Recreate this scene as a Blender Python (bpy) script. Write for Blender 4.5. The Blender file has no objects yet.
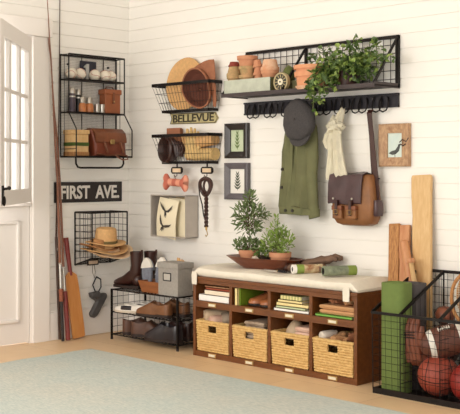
import bpy, bmesh, math, random
from mathutils import Vector, Matrix, noise
R = random.Random(7)
PI = math.pi
SC = bpy.context.scene
COL = SC.collection
LWM = Matrix.Rotation(PI/2, 4, 'Z')      # left-wall frame: x runs along the wall, -y comes out of it

# ------------------------------------------------------------------ materials
MATS = {}
def s2l(c):
    return tuple(((v/255.0)/12.92 if v <= 10 else ((v/255.0+0.055)/1.055)**2.4) for v in c)
def mat(name, rgb, rough=0.6, metal=0.0, var=0.12, scale=12, bump=0.0, bscale=60, rgb2=None, kind='noise', stretch=(1,1,1), trans=0.0, sheen=0.0, alpha=1.0, sss=0.0):
    if name in MATS: return MATS[name]
    m = bpy.data.materials.new(name); m.use_nodes = True
    nt = m.node_tree; N = nt.nodes; L = nt.links
    b = N['Principled BSDF']
    b.inputs['Roughness'].default_value = rough
    b.inputs['Metallic'].default_value = metal
    if sheen: b.inputs['Sheen Weight'].default_value = sheen
    if trans: b.inputs['Transmission Weight'].default_value = trans
    if alpha < 1: b.inputs['Alpha'].default_value = alpha
    c = s2l(rgb)
    c2 = s2l(rgb2) if rgb2 else tuple(max(0, v*(1-var*2)) for v in c)
    tc = N.new('ShaderNodeTexCoord'); mp = N.new('ShaderNodeMapping')
    mp.inputs['Scale'].default_value = stretch
    L.new(tc.outputs['Object'], mp.inputs['Vector'])
    if kind == 'wave':
        t = N.new('ShaderNodeTexWave'); t.inputs['Scale'].default_value = scale
        t.inputs['Distortion'].default_value = 6; t.inputs['Detail'].default_value = 3
        out = t.outputs['Fac']
    elif kind == 'stripe':
        t = N.new('ShaderNodeTexWave'); t.inputs['Scale'].default_value = scale
        t.inputs['Distortion'].default_value = 0.3
        out = t.outputs['Fac']
    else:
        t = N.new('ShaderNodeTexNoise'); t.inputs['Scale'].default_value = scale
        t.inputs['Detail'].default_value = 5; t.inputs['Roughness'].default_value = 0.6
        out = t.outputs['Fac']
    L.new(mp.outputs['Vector'], t.inputs['Vector'])
    rp = N.new('ShaderNodeValToRGB')
    rp.color_ramp.elements[0].position = 0.3; rp.color_ramp.elements[1].position = 0.7
    rp.color_ramp.elements[0].color = (*c2, 1); rp.color_ramp.elements[1].color = (*c, 1)
    L.new(out, rp.inputs['Fac']); L.new(rp.outputs['Color'], b.inputs['Base Color'])
    if bump:
        n2 = N.new('ShaderNodeTexNoise'); n2.inputs['Scale'].default_value = bscale; n2.inputs['Detail'].default_value = 4
        L.new(mp.outputs['Vector'], n2.inputs['Vector'])
        bp = N.new('ShaderNodeBump'); bp.inputs['Strength'].default_value = bump; bp.inputs['Distance'].default_value = 0.004
        L.new(n2.outputs['Fac'], bp.inputs['Height']); L.new(bp.outputs['Normal'], b.inputs['Normal'])
    MATS[name] = m
    return m

def M_(n): return MATS[n]
mat('wall_paint', (247,243,236), 0.55, var=0.01, scale=3)
mat('trim_paint', (244,238,232), 0.4, var=0.01, scale=3)
mat('door_paint', (242,236,231), 0.4, var=0.01, scale=3)
mat('black_iron', (34,28,26), 0.45, 0.6, var=0.2, scale=30)
mat('dark_iron', (46,44,50), 0.4, 0.5, var=0.2, scale=20)
mat('fine_mesh', (150,142,130), 0.5, 0.3)
mat('steel', (196,190,180), 0.3, 0.9, var=0.1)
mat('brass', (196,164,106), 0.35, 0.8, var=0.1)
mat('cream_card', (236,226,200), 0.8, var=0.08, scale=60)
mat('black_paint', (38,30,30), 0.5, var=0.1)
mat('white_letter', (232,226,218), 0.6, var=0.05)
mat('walnut', (120,70,32), 0.34, scale=5, kind='noise', stretch=(1.2,8,8), rgb2=(94,51,20))
mat('oak', (226,172,104), 0.5, scale=6, kind='wave', stretch=(5,5,0.7), rgb2=(206,148,84))
mat('willow', (212,150,88), 0.4, scale=8, kind='noise', stretch=(5,5,0.6), rgb2=(196,126,66))
mat('pale_wood', (222,186,134), 0.55, scale=30, kind='noise', stretch=(3,3,0.5), rgb2=(208,166,110))
mat('rough_wood', (206,150,92), 0.7, scale=18, kind='noise', stretch=(6,6,0.7), rgb2=(140,88,48))
mat('orange_wood', (208,152,106), 0.5, scale=10, stretch=(4,4,0.5), rgb2=(184,118,74))
mat('bowl_wood', (118,60,34), 0.35, scale=6, kind='noise', stretch=(1,6,6), rgb2=(92,42,22))
mat('box_wood', (152,92,48), 0.45, scale=8, kind='noise', stretch=(1,6,6), rgb2=(126,70,34))
mat('frame_wood', (200,164,126), 0.6, scale=60, kind='noise', stretch=(1,1,0.5), rgb2=(150,108,78))
mat('rod_red', (140,88,62), 0.35, var=0.12)
mat('rod_dark', (70,44,30), 0.35, var=0.15)
mat('cork', (150,84,58), 0.7, var=0.2, scale=60)
mat('grip_red', (136,54,48), 0.5, var=0.15, scale=40)
mat('saddle', (134,78,48), 0.4, var=0.18, scale=14, bump=0.3)
mat('case_leather', (162,92,54), 0.45, var=0.12, scale=10, bump=0.2)
mat('satchel_leather', (132,66,44), 0.38, var=0.15, scale=10, bump=0.3)
mat('dark_leather', (66,36,28), 0.35, var=0.2, scale=10, bump=0.3)
mat('boot_leather', (62,34,28), 0.3, var=0.15, scale=6)
mat('black_leather', (42,36,40), 0.28, var=0.15, scale=8)
mat('moc_leather', (130,84,48), 0.5, var=0.18, scale=14, bump=0.3)
mat('loafer_leather', (92,60,44), 0.5, var=0.15, scale=12)
mat('dress_leather', (184,112,68), 0.25, var=0.15, scale=8)
mat('mitt_leather', (134,74,50), 0.5, var=0.2, scale=14, bump=0.5)
mat('glove_leather', (128,98,78), 0.75, var=0.25, scale=14, bump=0.5)
mat('sole_dark', (48,34,28), 0.7)
mat('sole_pale', (214,200,180), 0.7)
mat('shoe_white', (236,230,220), 0.5, var=0.05)
mat('denim_grey', (128,132,144), 0.9, var=0.15, scale=60)
mat('navy', (40,40,56), 0.7, var=0.2)
mat('straw', (226,178,120), 0.8, var=0.1, scale=50, bump=0.6, bscale=140)
mat('straw_light', (226,190,128), 0.8, var=0.14, scale=50, bump=0.6, bscale=140)
mat('straw_brown', (190,136,84), 0.8, var=0.2, scale=50, bump=0.6, bscale=140)
mat('straw_pale', (232,198,158), 0.8, var=0.08, scale=50, bump=0.6, bscale=140)
mat('felt_brown', (168,110,80), 0.9, var=0.1, scale=20, bump=0.4)
mat('band_olive', (112,98,58), 0.8)
mat('band_green', (70,92,34), 0.8)
mat('lining_brown', (96,50,34), 0.9, var=0.15)
mat('grey_rubber', (92,88,86), 0.55, var=0.2, scale=20)
mat('amber', (196,122,70), 0.3, var=0.15, scale=20)
mat('thermos', (78,68,78), 0.35, 0.4)
mat('thermos_black', (38,36,36), 0.3, 0.3)
mat('ball_white', (236,226,208), 0.6, var=0.05, scale=10)
mat('stitch_red', (186,90,70), 0.7)
mat('navy_card', (44,44,58), 0.7)
mat('grey_metal_num', (184,184,180), 0.5, 0.2)
mat('khaki_sign', (204,190,140), 0.6, var=0.15, scale=20)
mat('letter_dark', (58,50,34), 0.6)
mat('zinc', (196,186,176), 0.55, 0.2, var=0.08, scale=8)
mat('zinc_green', (196,200,182), 0.6, 0.1, var=0.10, scale=22)
mat('olive_metal', (112,108,72), 0.6, 0.1, var=0.2, scale=22)
mat('shelf_grey', (72,62,62), 0.5, 0.3, var=0.1, scale=6)
mat('terracotta', (206,150,114), 0.85, scale=16, rgb2=(190,126,92))
mat('terracotta_pale', (226,164,124), 0.85, scale=14, rgb2=(214,146,106))
mat('terracotta_mossy', (206,160,116), 0.9, scale=22, rgb2=(146,132,88))
mat('terracotta_limed', (224,188,158), 0.9, scale=18, rgb2=(204,134,92))
mat('terracotta_dark', (150,66,52), 0.85, var=0.15)
mat('soil', (58,42,32), 0.95)
mat('leaf_ivy', (98,122,58), 0.5, scale=30, rgb2=(54,80,34))
mat('leaf_ivy_light', (150,168,86), 0.5, scale=30, rgb2=(110,136,58))
mat('leaf_olive', (122,140,84), 0.5, scale=30, rgb2=(80,100,56))
mat('leaf_herb', (150,174,78), 0.5, scale=30, rgb2=(112,140,56))
mat('leaf_thyme', (112,136,66), 0.5, scale=30, rgb2=(76,100,44))
mat('stem', (96,76,48), 0.8)
mat('stem_green', (110,122,62), 0.7)
mat('cactus', (104,112,58), 0.8, var=0.2, scale=30)
mat('dial_face', (46,44,36), 0.5)
mat('dial_ring', (190,172,130), 0.6)
mat('black_frame', (40,33,32), 0.35, var=0.1)
mat('grey_frame', (104,98,102), 0.45, var=0.15, scale=20)
mat('mat_board', (238,234,226), 0.8, var=0.02)
mat('print_green', (206,214,186), 0.8, scale=8, rgb2=(182,196,160))
mat('print_aqua', (226,234,222), 0.8, scale=6, rgb2=(196,214,210))
mat('ink_green', (72,82,64), 0.8)
mat('ink', (70,64,58), 0.8)
mat('bird_grey', (86,88,84), 0.8, scale=60, rgb2=(60,62,60))
mat('paper', (240,228,198), 0.85, var=0.03, scale=6)
mat('paper_tan', (222,196,156), 0.85, var=0.06, scale=6)
mat('plaid', (224,152,126), 0.85, scale=4, kind='stripe', rgb2=(190,104,84), stretch=(1,0.2,6))
mat('linen', (234,225,208), 0.9, var=0.04, scale=30, bump=0.3, bscale=200)
mat('jacket_olive', (112,112,76), 0.85, var=0.12, scale=10, bump=0.5, bscale=22)
mat('cap_tweed', (74,70,70), 0.95, var=0.18, scale=120)
mat('scarf_cream', (226,218,194), 0.9, var=0.08, scale=20, bump=0.5, bscale=50)
mat('bag_tan', (152,100,58), 0.5, var=0.25, scale=9, bump=0.4, bscale=20)
mat('bag_flap', (78,52,54), 0.3, var=0.2, scale=9, bump=0.4, bscale=20)
mat('strap_dark', (64,34,28), 0.4)
mat('seagrass', (228,192,128), 0.75, scale=45, rgb2=(196,154,90), bump=0.6, bscale=90)
mat('light_stop_brown', (110,76,40), 0.9)
mat('cloth_cream', (232,212,184), 0.9, scale=9, rgb2=(206,176,140), bump=0.4, bscale=30)
mat('cloth_grey', (188,168,146), 0.9, scale=16, rgb2=(146,122,100), bump=0.4)
mat('cloth_tan', (214,166,118), 0.9, scale=9, rgb2=(192,140,94), bump=0.4)
mat('cloth_brown', (168,110,74), 0.9, scale=12, rgb2=(130,82,54), bump=0.6)
mat('cloth_pink', (232,196,176), 0.9, scale=12, rgb2=(208,164,140), bump=0.3)
mat('cloth_white', (240,228,212), 0.9, var=0.04, bump=0.3)
mat('box_linen', (160,154,146), 0.85, var=0.08, scale=60, bump=0.2, bscale=120)
mat('shoe_card', (186,180,170), 0.8)
mat('book_white', (246,240,232), 0.7, var=0.03)
mat('book_cream', (238,222,196), 0.7, var=0.03)
mat('book_red', (150,66,36), 0.6, var=0.1)
mat('book_tan', (206,164,118), 0.6, scale=30, rgb2=(160,96,60))
mat('book_green', (122,148,40), 0.5, var=0.08)
mat('book_lime', (120,176,72), 0.5, var=0.08)
mat('book_yellow', (236,214,150), 0.6, var=0.04)
mat('book_sage', (196,204,158), 0.6, var=0.06)
mat('book_dark', (72,58,44), 0.6)
mat('book_stripe', (226,212,150), 0.6, scale=14, kind='stripe', rgb2=(178,176,110))
mat('pages', (244,234,214), 0.8, var=0.03)
mat('yoga_green', (106,124,62), 0.85, var=0.05, scale=40, bump=0.2, bscale=200)
mat('yoga_dark', (86,80,80), 0.8, var=0.1)
mat('basketball', (164,72,52), 0.5, var=0.1, scale=14, bump=0.4, bscale=300)
mat('football', (108,62,46), 0.5, var=0.15, scale=14, bump=0.4, bscale=300)
mat('rubber_black', (34,26,24), 0.6)
mat('red_ball', (150,44,36), 0.4)
mat('stone', (206,188,168), 0.8, var=0.15, scale=30)
mat('packet_label', (232,222,178), 0.6, scale=18, rgb2=(150,96,60))
mat('packet_green', (140,160,70), 0.6, var=0.15)
mat('tube_grey', (152,160,132), 0.6, scale=26, rgb2=(104,112,92))
mat('hole_shade', (40,36,32), 0.9)
mat('curtain', (250,246,238), 0.9, var=0.01)

# floor tile: brick nodes
def floor_mat():
    m = bpy.data.materials.new('floor_tile'); m.use_nodes = True; nt = m.node_tree; N = nt.nodes; L = nt.links
    b = N['Principled BSDF']; b.inputs['Roughness'].default_value = 0.42
    tc = N.new('ShaderNodeTexCoord'); mp = N.new('ShaderNodeMapping')
    mp.inputs['Location'].default_value = (0.12, 0.06, 0)
    L.new(tc.outputs['Object'], mp.inputs['Vector'])
    br = N.new('ShaderNodeTexBrick'); br.offset = 0.5
    br.inputs['Scale'].default_value = 1.0; br.inputs['Brick Width'].default_value = 0.62; br.inputs['Row Height'].default_value = 0.42
    br.inputs['Mortar Size'].default_value = 0.0025
    br.inputs['Color1'].default_value = (*s2l((230,200,162)), 1); br.inputs['Color2'].default_value = (*s2l((224,192,152)), 1)
    br.inputs['Mortar'].default_value = (*s2l((200,166,128)), 1)
    L.new(mp.outputs['Vector'], br.inputs['Vector'])
    no = N.new('ShaderNodeTexNoise'); no.inputs['Scale'].default_value = 9; no.inputs['Detail'].default_value = 6
    L.new(tc.outputs['Object'], no.inputs['Vector'])
    mx = N.new('ShaderNodeMix'); mx.data_type = 'RGBA'; mx.blend_type = 'MULTIPLY'; mx.inputs[0].default_value = 0.35
    rp = N.new('ShaderNodeValToRGB'); rp.color_ramp.elements[0].position = 0.3; rp.color_ramp.elements[0].color = (0.86,0.80,0.73,1); rp.color_ramp.elements[1].position = 0.65
    L.new(no.outputs['Fac'], rp.inputs['Fac']); L.new(br.outputs['Color'], mx.inputs[6]); L.new(rp.outputs['Color'], mx.inputs[7])
    L.new(mx.outputs[2], b.inputs['Base Color']); MATS['floor_tile'] = m
floor_mat()
def rug_mat():
    m = bpy.data.materials.new('rug_weave'); m.use_nodes = True; nt = m.node_tree; N = nt.nodes; L = nt.links
    b = N['Principled BSDF']; b.inputs['Roughness'].default_value = 0.95
    tc = N.new('ShaderNodeTexCoord')
    def nz(st, sc):
        mp = N.new('ShaderNodeMapping'); mp.inputs['Scale'].default_value = st; L.new(tc.outputs['Object'], mp.inputs['Vector'])
        n = N.new('ShaderNodeTexNoise'); n.inputs['Scale'].default_value = sc; n.inputs['Detail'].default_value = 4
        L.new(mp.outputs['Vector'], n.inputs['Vector']); return n
    a = nz((1,5,1), 42); c = nz((1,1,1), 1.6)
    r1 = N.new('ShaderNodeValToRGB'); r1.color_ramp.elements[0].position = 0.35; r1.color_ramp.elements[1].position = 0.65
    r1.color_ramp.elements[0].color = (*s2l((178,187,184)), 1); r1.color_ramp.elements[1].color = (*s2l((208,209,202)), 1)
    r2 = N.new('ShaderNodeValToRGB'); r2.color_ramp.elements[0].position = 0.35; r2.color_ramp.elements[1].position = 0.65
    r2.color_ramp.elements[0].color = (0.90,0.965,0.97,1); r2.color_ramp.elements[1].color = (1,0.97,0.93,1)
    L.new(a.outputs['Fac'], r1.inputs['Fac']); L.new(c.outputs['Fac'], r2.inputs['Fac'])
    mx = N.new('ShaderNodeMix'); mx.data_type = 'RGBA'; mx.blend_type = 'MULTIPLY'; mx.inputs[0].default_value = 1
    L.new(r1.outputs['Color'], mx.inputs[6]); L.new(r2.outputs['Color'], mx.inputs[7]); L.new(mx.outputs[2], b.inputs['Base Color'])
    bp = N.new('ShaderNodeBump'); bp.inputs['Strength'].default_value = 0.5; bp.inputs['Distance'].default_value = 0.004
    L.new(a.outputs['Fac'], bp.inputs['Height']); L.new(bp.outputs['Normal'], b.inputs['Normal'])
    MATS['rug_weave'] = m
rug_mat()
def glass_mat():
    m = bpy.data.materials.new('glass'); m.use_nodes = True; b = m.node_tree.nodes['Principled BSDF']
    b.inputs['Base Color'].default_value = (1,1,1,1); b.inputs['Roughness'].default_value = 0.02
    b.inputs['Transmission Weight'].default_value = 1; b.inputs['IOR'].default_value = 1.05; MATS['glass'] = m
glass_mat()
def curtain_mat():
    m = bpy.data.materials.new('sheer'); m.use_nodes = True; nt = m.node_tree; N = nt.nodes; L = nt.links
    N.remove(N['Principled BSDF']); o = N['Material Output']
    d = N.new('ShaderNodeBsdfDiffuse'); d.inputs['Color'].default_value = (0.93,0.91,0.87,1)
    t = N.new('ShaderNodeBsdfTranslucent'); t.inputs['Color'].default_value = (0.95,0.93,0.9,1)
    mx = N.new('ShaderNodeMixShader'); mx.inputs[0].default_value = 0.6
    L.new(d.outputs[0], mx.inputs[1]); L.new(t.outputs[0], mx.inputs[2]); L.new(mx.outputs[0], o.inputs['Surface']); MATS['sheer'] = m
curtain_mat()

# ------------------------------------------------------------------ mesh builder
def T(x=0, y=0, z=0): return Matrix.Translation((x, y, z))
def RX(a): return Matrix.Rotation(math.radians(a), 4, 'X')
def RY(a): return Matrix.Rotation(math.radians(a), 4, 'Y')
def RZ(a): return Matrix.Rotation(math.radians(a), 4, 'Z')
ID = Matrix.Identity(4)
class MB:
    def __init__(s, M=None):
        s.v = []; s.f = []; s.g = []; s.M = M if M is not None else ID
    def add(s, vs, fs, M=None):
        n = len(s.v); X = s.M @ M if M is not None else s.M
        s.g.append((n, n+len(vs)))
        s.v += [X @ Vector(p) for p in vs]; s.f += [tuple(i+n for i in f) for f in fs]; return s
    def box(s, x0, x1, y0, y1, z0, z1, M=None):
        vs = [(x,y,z) for x in (x0,x1) for y in (y0,y1) for z in (z0,z1)]
        return s.add(vs, [(0,1,3,2),(4,6,7,5),(0,4,5,1),(2,3,7,6),(0,2,6,4),(1,5,7,3)], M)
    def loft(s, secs, cap=True, ring=True, M=None):
        n = len(secs[0]); vs = [p for q in secs for p in q]; fs = []
        for i in range(len(secs)-1):
            for j in range(n if ring else n-1):
                k = (j+1) % n
                fs.append((i*n+j, i*n+k, (i+1)*n+k, (i+1)*n+j))
        if cap and ring:
            fs.append(tuple(range(n))[::-1]); fs.append(tuple((len(secs)-1)*n+j for j in range(n)))
        return s.add(vs, fs, M)
    def tube(s, pts, r, n=6, closed=False, M=None):
        P = [Vector(p) for p in pts]; m = len(P); secs = []; up = None
        for i, p in enumerate(P):
            if closed: t = P[(i+1) % m]-P[i-1]
            else: t = P[min(i+1, m-1)]-P[max(i-1, 0)]
            if t.length < 1e-9: t = Vector((0,0,1))
            t.normalize()
            if up is None:
                up = Vector((0,0,1)) if abs(t.z) < 0.9 else Vector((1,0,0))
            u = (up - t*up.dot(t))
            if u.length < 1e-6: u = t.orthogonal()
            u.normalize(); w = t.cross(u); up = u
            rr = r[i] if isinstance(r, (list, tuple)) else r
            secs.append([tuple(p+u*(rr*math.cos(2*PI*k/n))+w*(rr*math.sin(2*PI*k/n))) for k in range(n)])
        if closed: secs.append(secs[0]); return s.loft(secs, cap=False, M=M)
        return s.loft(secs, M=M)
    def bar(s, a, b, w, h, M=None):     # rectangular bar, h measured along z-ish
        a = Vector(a); b = Vector(b); t = (b-a).normalized()
        up = Vector((0,0,1)) if abs(t.z) < 0.95 else Vector((0,1,0))
        side = t.cross(up).normalized(); u = side.cross(t)
        q = [(-1,-1),(1,-1),(1,1),(-1,1)]
        return s.loft([[tuple(p+side*(i*w/2)+u*(j*h/2)) for i, j in q] for p in (a, b)], M=M)
    def lathe(s, prof, M=None, n=24):
        secs = [[(r*math.cos(2*PI*k/n), r*math.sin(2*PI*k/n), z) for k in range(n)] for r, z in prof]
        return s.loft(secs, cap=False, M=M)
    def cyl(s, r, z0, z1, M=None, n=20):
        return s.lathe([(0.0001,z0),(r,z0),(r,z1),(0.0001,z1)], M, n)
    def ell(s, c, r, M=None, n=16, m=10, amp=0, fr=8, seed=0):
        secs = []
        for i in range(m+1):
            a = -PI/2+PI*i/m; q = []
            for k in range(n):
                b = 2*PI*k/n; d = Vector((math.cos(a)*math.cos(b), math.cos(a)*math.sin(b), math.sin(a)))
                f = 1+amp*noise.noise(d*fr*0.3+Vector((seed*3.1, seed, 0))) if amp else 1
                if i in (0, m) and amp: f = 1+amp*noise.noise(Vector((0,0,d.z))*fr*0.3+Vector((seed*3.1, seed, 0)))
                q.append((c[0]+r[0]*d.x*f, c[1]+r[1]*d.y*f, c[2]+r[2]*d.z*f))
            secs.append(q)
        return s.loft(secs, cap=False, M=M)
    def prism(s, pts, y0, y1, M=None):   # polygon in x,z extruded along y
        return s.loft([[(x, y0, z) for x, z in pts], [(x, y1, z) for x, z in pts]], M=M)
    def sheet(s, fn, nu, nv, M=None):
        vs = [fn(i/nu, j/nv) for i in range(nu+1) for j in range(nv+1)]
        fs = [(i*(nv+1)+j, (i+1)*(nv+1)+j, (i+1)*(nv+1)+j+1, i*(nv+1)+j+1) for i in range(nu) for j in range(nv)]
        return s.add(vs, fs, M)
    def build(s, name, m, parent=None, bev=0, sub=0, solid=0, ang=38, flat=False):
        bm = bmesh.new(); vs = [bm.verts.new(v) for v in s.v]
        for f in s.f:
            try: bm.faces.new([vs[i] for i in f])
            except ValueError: pass
        for a_, b_ in s.g:          # weld each primitive on its own
            if b_-a_ < 9: continue
            q_ = [x for x in vs[a_:b_] if x.is_valid]; bmesh.ops.remove_doubles(bm, verts=q_, dist=1e-5)
        bmesh.ops.recalc_face_normals(bm, faces=bm.faces)
        for f in bm.faces: f.smooth = not flat
        for e in bm.edges:
            if len(e.link_faces) == 2 and e.calc_face_angle(0) > math.radians(ang): e.smooth = False
        me = bpy.data.meshes.new(name); bm.to_mesh(me); bm.free()
        o = bpy.data.objects.new(name, me); COL.objects.link(o)
        me.materials.append(MATS[m])
        if parent is not None:
            o.parent = parent
            if parent.type == 'MESH' and parent.parent is None: o.location = -parent.location
        else:
            xs = [v.co for v in me.vertices]
            lo = [min(v[i] for v in xs) for i in range(3)]; hi = [max(v[i] for v in xs) for i in range(3)]
            d = Vector(((lo[0]+hi[0])/2, (lo[1]+hi[1])/2, lo[2]))
            me.transform(Matrix.Translation(-d)); o.location = d
        if solid:
            k = o.modifiers.new('thick', 'SOLIDIFY'); k.thickness = solid; k.offset = 0
        if bev:
            k = o.modifiers.new('bevel', 'BEVEL'); k.width = bev; k.segments = 2; k.limit_method = 'ANGLE'
        if sub:
            k = o.modifiers.new('sub', 'SUBSURF'); k.levels = sub; k.render_levels = sub
        return o

THINGS = []
def tag(o, label=None, cat=None, group=None, kind=None):
    if label: o['label'] = label
    if cat: o['category'] = cat
    if group: o['group'] = group
    if kind: o['kind'] = kind
    return o
def thing(name, label, cat, group=None):
    o = bpy.data.objects.new(name, None); COL.objects.link(o); o.empty_display_size = 0.05
    tag(o, label, cat, group); THINGS.append(o); return o
def kids(o): return [c for c in bpy.data.objects if c.parent == o]
def mesh_pts(o):
    ps = []
    if o.type == 'MESH': ps += [o.location + v.co for v in o.data.vertices]
    for c in kids(o): ps += [o.location + p for p in mesh_pts(c)]
    return ps
def fin(t):
    if t.get('_f'): return
    ps = []
    for c in kids(t): ps += mesh_pts(c)
    if not ps: return
    lo = [min(v[i] for v in ps) for i in range(3)]; hi = [max(v[i] for v in ps) for i in range(3)]
    d = Vector(((lo[0]+hi[0])/2, (lo[1]+hi[1])/2, lo[2]))
    for c in kids(t): c.location -= d
    t.location += d; t['_f'] = 1
def dup(root, loc, rotz=0.0, label=None, group=None, scale=None):
    fin(root)
    r = root.copy(); COL.objects.link(r); r.location = loc; r.rotation_euler = (0, 0, rotz)
    if scale: r.scale = scale
    if label: r['label'] = label
    if group: r['group'] = group
    for ch in kids(root):
        c = ch.copy(); COL.objects.link(c); c.parent = r
        for g in kids(ch):
            d = g.copy(); COL.objects.link(d); d.parent = c
    return r
def text(name, s, w, h, M, m, parent, depth=0.002, bold=0.0):
    cu = bpy.data.curves.new(name+'_c', 'FONT'); cu.body = s; cu.extrude = 0.01; cu.offset = bold; cu.resolution_u = 4
    o = bpy.data.objects.new(name+'_t', cu); COL.objects.link(o)
    dg = bpy.context.evaluated_depsgraph_get(); me = bpy.data.meshes.new_from_object(o.evaluated_get(dg))
    bpy.data.objects.remove(o); bpy.data.curves.remove(cu)
    xs = [v.co.x for v in me.vertices]; ys = [v.co.y for v in me.vertices]
    x0, x1, y0, y1 = min(xs), max(xs), min(ys), max(ys)
    for v in me.vertices:
        v.co = M @ Vector(((v.co.x-x0)/(x1-x0)*w, -(v.co.z/0.02+0.5)*depth, (v.co.y-y0)/(y1-y0)*h))
    me.name = name; ob = bpy.data.objects.new(name, me); COL.objects.link(ob); me.materials.append(MATS[m]); ob.parent = parent
    return ob
def rrect(x0, x1, z0, z1, r, n=4):
    q = []
    for cx, cz, a in ((x1-r,z0+r,-90),(x1-r,z1-r,0),(x0+r,z1-r,90),(x0+r,z0+r,180)):
        for i in range(n+1):
            t = math.radians(a+90*i/n); q.append((cx+r*math.cos(t), cz+r*math.sin(t)))
    return q

# ================================================================== SETTING
def structure(o): o['kind'] = 'structure'; return o
structure(MB().box(-0.3, 7.0, -6.2, 0.3, -0.12, 0.0).build('floor', 'floor_tile'))
structure(MB().box(-0.3, 7.0, -6.2, 0.3, 2.85, 2.95).build('ceiling', 'wall_paint'))
# shiplap: boards 0.0834 m high parted by narrow grooves
ZG = [2.334-0.0834*k for k in range(-6, 28)]
def board_profile(z0, z1, out, back):
    pts = [(back, z0)]; zs = sorted(z for z in ZG if z0+0.01 < z < z1-0.01)
    pts.append((out, z0))
    for z in zs: pts += [(out, z-0.0026), (out-0.006, z-0.0016), (out-0.006, z+0.0016), (out, z+0.0026)]
    pts += [(out, z1), (back, z1)]
    return pts
def shiplap(mb, u0, u1, z0, z1):   # in wall frame, face at y=0
    p = board_profile(z0, z1, 0.0, -0.12)
    mb.loft([[(u0, -a, z) for a, z in p], [(u1, -a, z) for a, z in p]])
w = MB(); shiplap(w, -0.12, 6.8, 0.0, 2.85); structure(w.build('wall_back', 'wall_paint', ang=20))
DY = -0.852                                    # hinge side of the doorway
w = MB(LWM); shiplap(w, DY+0.02, 0.0, 0.0, 2.85); shiplap(w, -1.86, DY+0.02, 2.06, 2.85); shiplap(w, -6.0, -1.86, 0.0, 2.85)
structure(w.build('wall_left', 'wall_paint', ang=20))
w = MB(); w.box(0.016, 6.8, -0.016, 0, 0, 0.205).box(0.016, 6.8, -0.010, 0, 0.205, 0.216); structure(w.build('baseboard_back', 'trim_paint', bev=0.003))
w = MB(LWM); w.box(-0.708, 0, -0.016, 0, 0, 0.185).box(-0.708, 0, -0.010, 0, 0.185, 0.196); structure(w.build('baseboard_left', 'trim_paint', bev=0.003))
w = MB(LWM); w.box(-0.84, -0.708, -0.022, 0, 0, 2.05); structure(w.build('trim_1', 'trim_paint', bev=0.003))
w = MB(LWM); w.box(-2.0, -0.700, -0.045, 0, 2.05, 2.17); structure(w.build('trim_2', 'trim_paint', bev=0.004))
w = MB(LWM); w.box(-2.0, -1.85, -0.022, 0, 0, 2.05); structure(w.build('trim_3', 'trim_paint', bev=0.003))
# jamb lining
w = MB(LWM); w.box(-0.852, -0.832, 0.0, 0.12, 0, 2.06).box(-1.86, -1.84, 0.0, 0.12, 0, 2.06).box(-1.84, -0.852, 0.0, 0.12, 2.04, 2.06)
structure(w.build('trim_4', 'trim_paint'))
# lower leaf of the dutch door, closed, with raised mouldings and a shelf on top
w = MB(LWM); w.box(-1.838, -0.856, 0.004, 0.045, 0.010, 0.915)
dl = structure(w.build('door_1', 'door_paint', bev=0.002))
w = MB(LWM)
for a, b in ((-1.28, -0.935), (-1.74, -1.40)):
    for x0, x1, z0, z1 in ((a,b,0.80,0.822),(a,b,0.15,0.172),(a,a+0.022,0.15,0.822),(b-0.022,b,0.15,0.822)):
        w.box(x0, x1, -0.012, 0.005, z0, z1)
w.build('panel_moulding', 'door_paint', dl, bev=0.004)
w = MB(LWM); w.box(-1.838, -0.85, -0.02, 0.05, 0.915, 0.94); w.build('shelf_ledge', 'door_paint', dl, bev=0.004)
# upper leaf, swung open into the room along direction e
e = Vector((0.7036, -0.7106, 0))           # away from the hinge, towards the room
HM = Matrix(((e.x, 0.7106, 0, 0.015), (e.y, 0.7036, 0, -0.875), (0, 0, 1, 0), (0, 0, 0, 1)))
# leaf frame: x along the leaf from hinge, y = -thickness (towards camera-left)
w = MB(HM)
w.box(0, 0.08, -0.02, 0.02, 0.945, 2.035); w.box(0.79, 0.90, -0.02, 0.02, 0.945, 2.035)
w.box(0.08, 0.79, -0.02, 0.02, 0.945, 1.035); w.box(0.08, 0.79, -0.02, 0.02, 1.935, 2.035)
for z0, z1 in ((1.325,1.347),(1.625,1.647)): w.box(0.08, 0.79, -0.012, 0.012, z0, z1)
for x0, x1 in ((0.285,0.345),(0.573,0.63)): w.box(x0, x1, -0.013, 0.013, 1.035, 1.935)
du = structure(w.build('door_2', 'door_paint', bev=0.002))
w = MB(HM); w.box(0.078, 0.792, -0.002, 0.002, 1.033, 1.937); w.build('glass_pane', 'glass', du)
w = MB(HM); w.sheet(lambda u, v: (0.03+0.80*u, -0.012+0.004*math.sin(u*58+2*math.sin(u*13)), 1.0+0.97*v), 120, 2); w.build('sheer_curtain', 'sheer', du)
w = MB(HM); w.box(0.826, 0.862, 0.02, 0.026, 0.955, 1.065); w.ell((0.844,0.03,0.975),(0.018,0.01,0.03))
w.tube([(0.844,0.02,1.045),(0.844,0.046,1.047),(0.83,0.050,1.05),(0.808,0.050,1.05)], 0.008)
w.ell((0.806,0.050,1.05),(0.012,0.012,0.012)); w.build('handle', 'black_iron', du)

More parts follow.
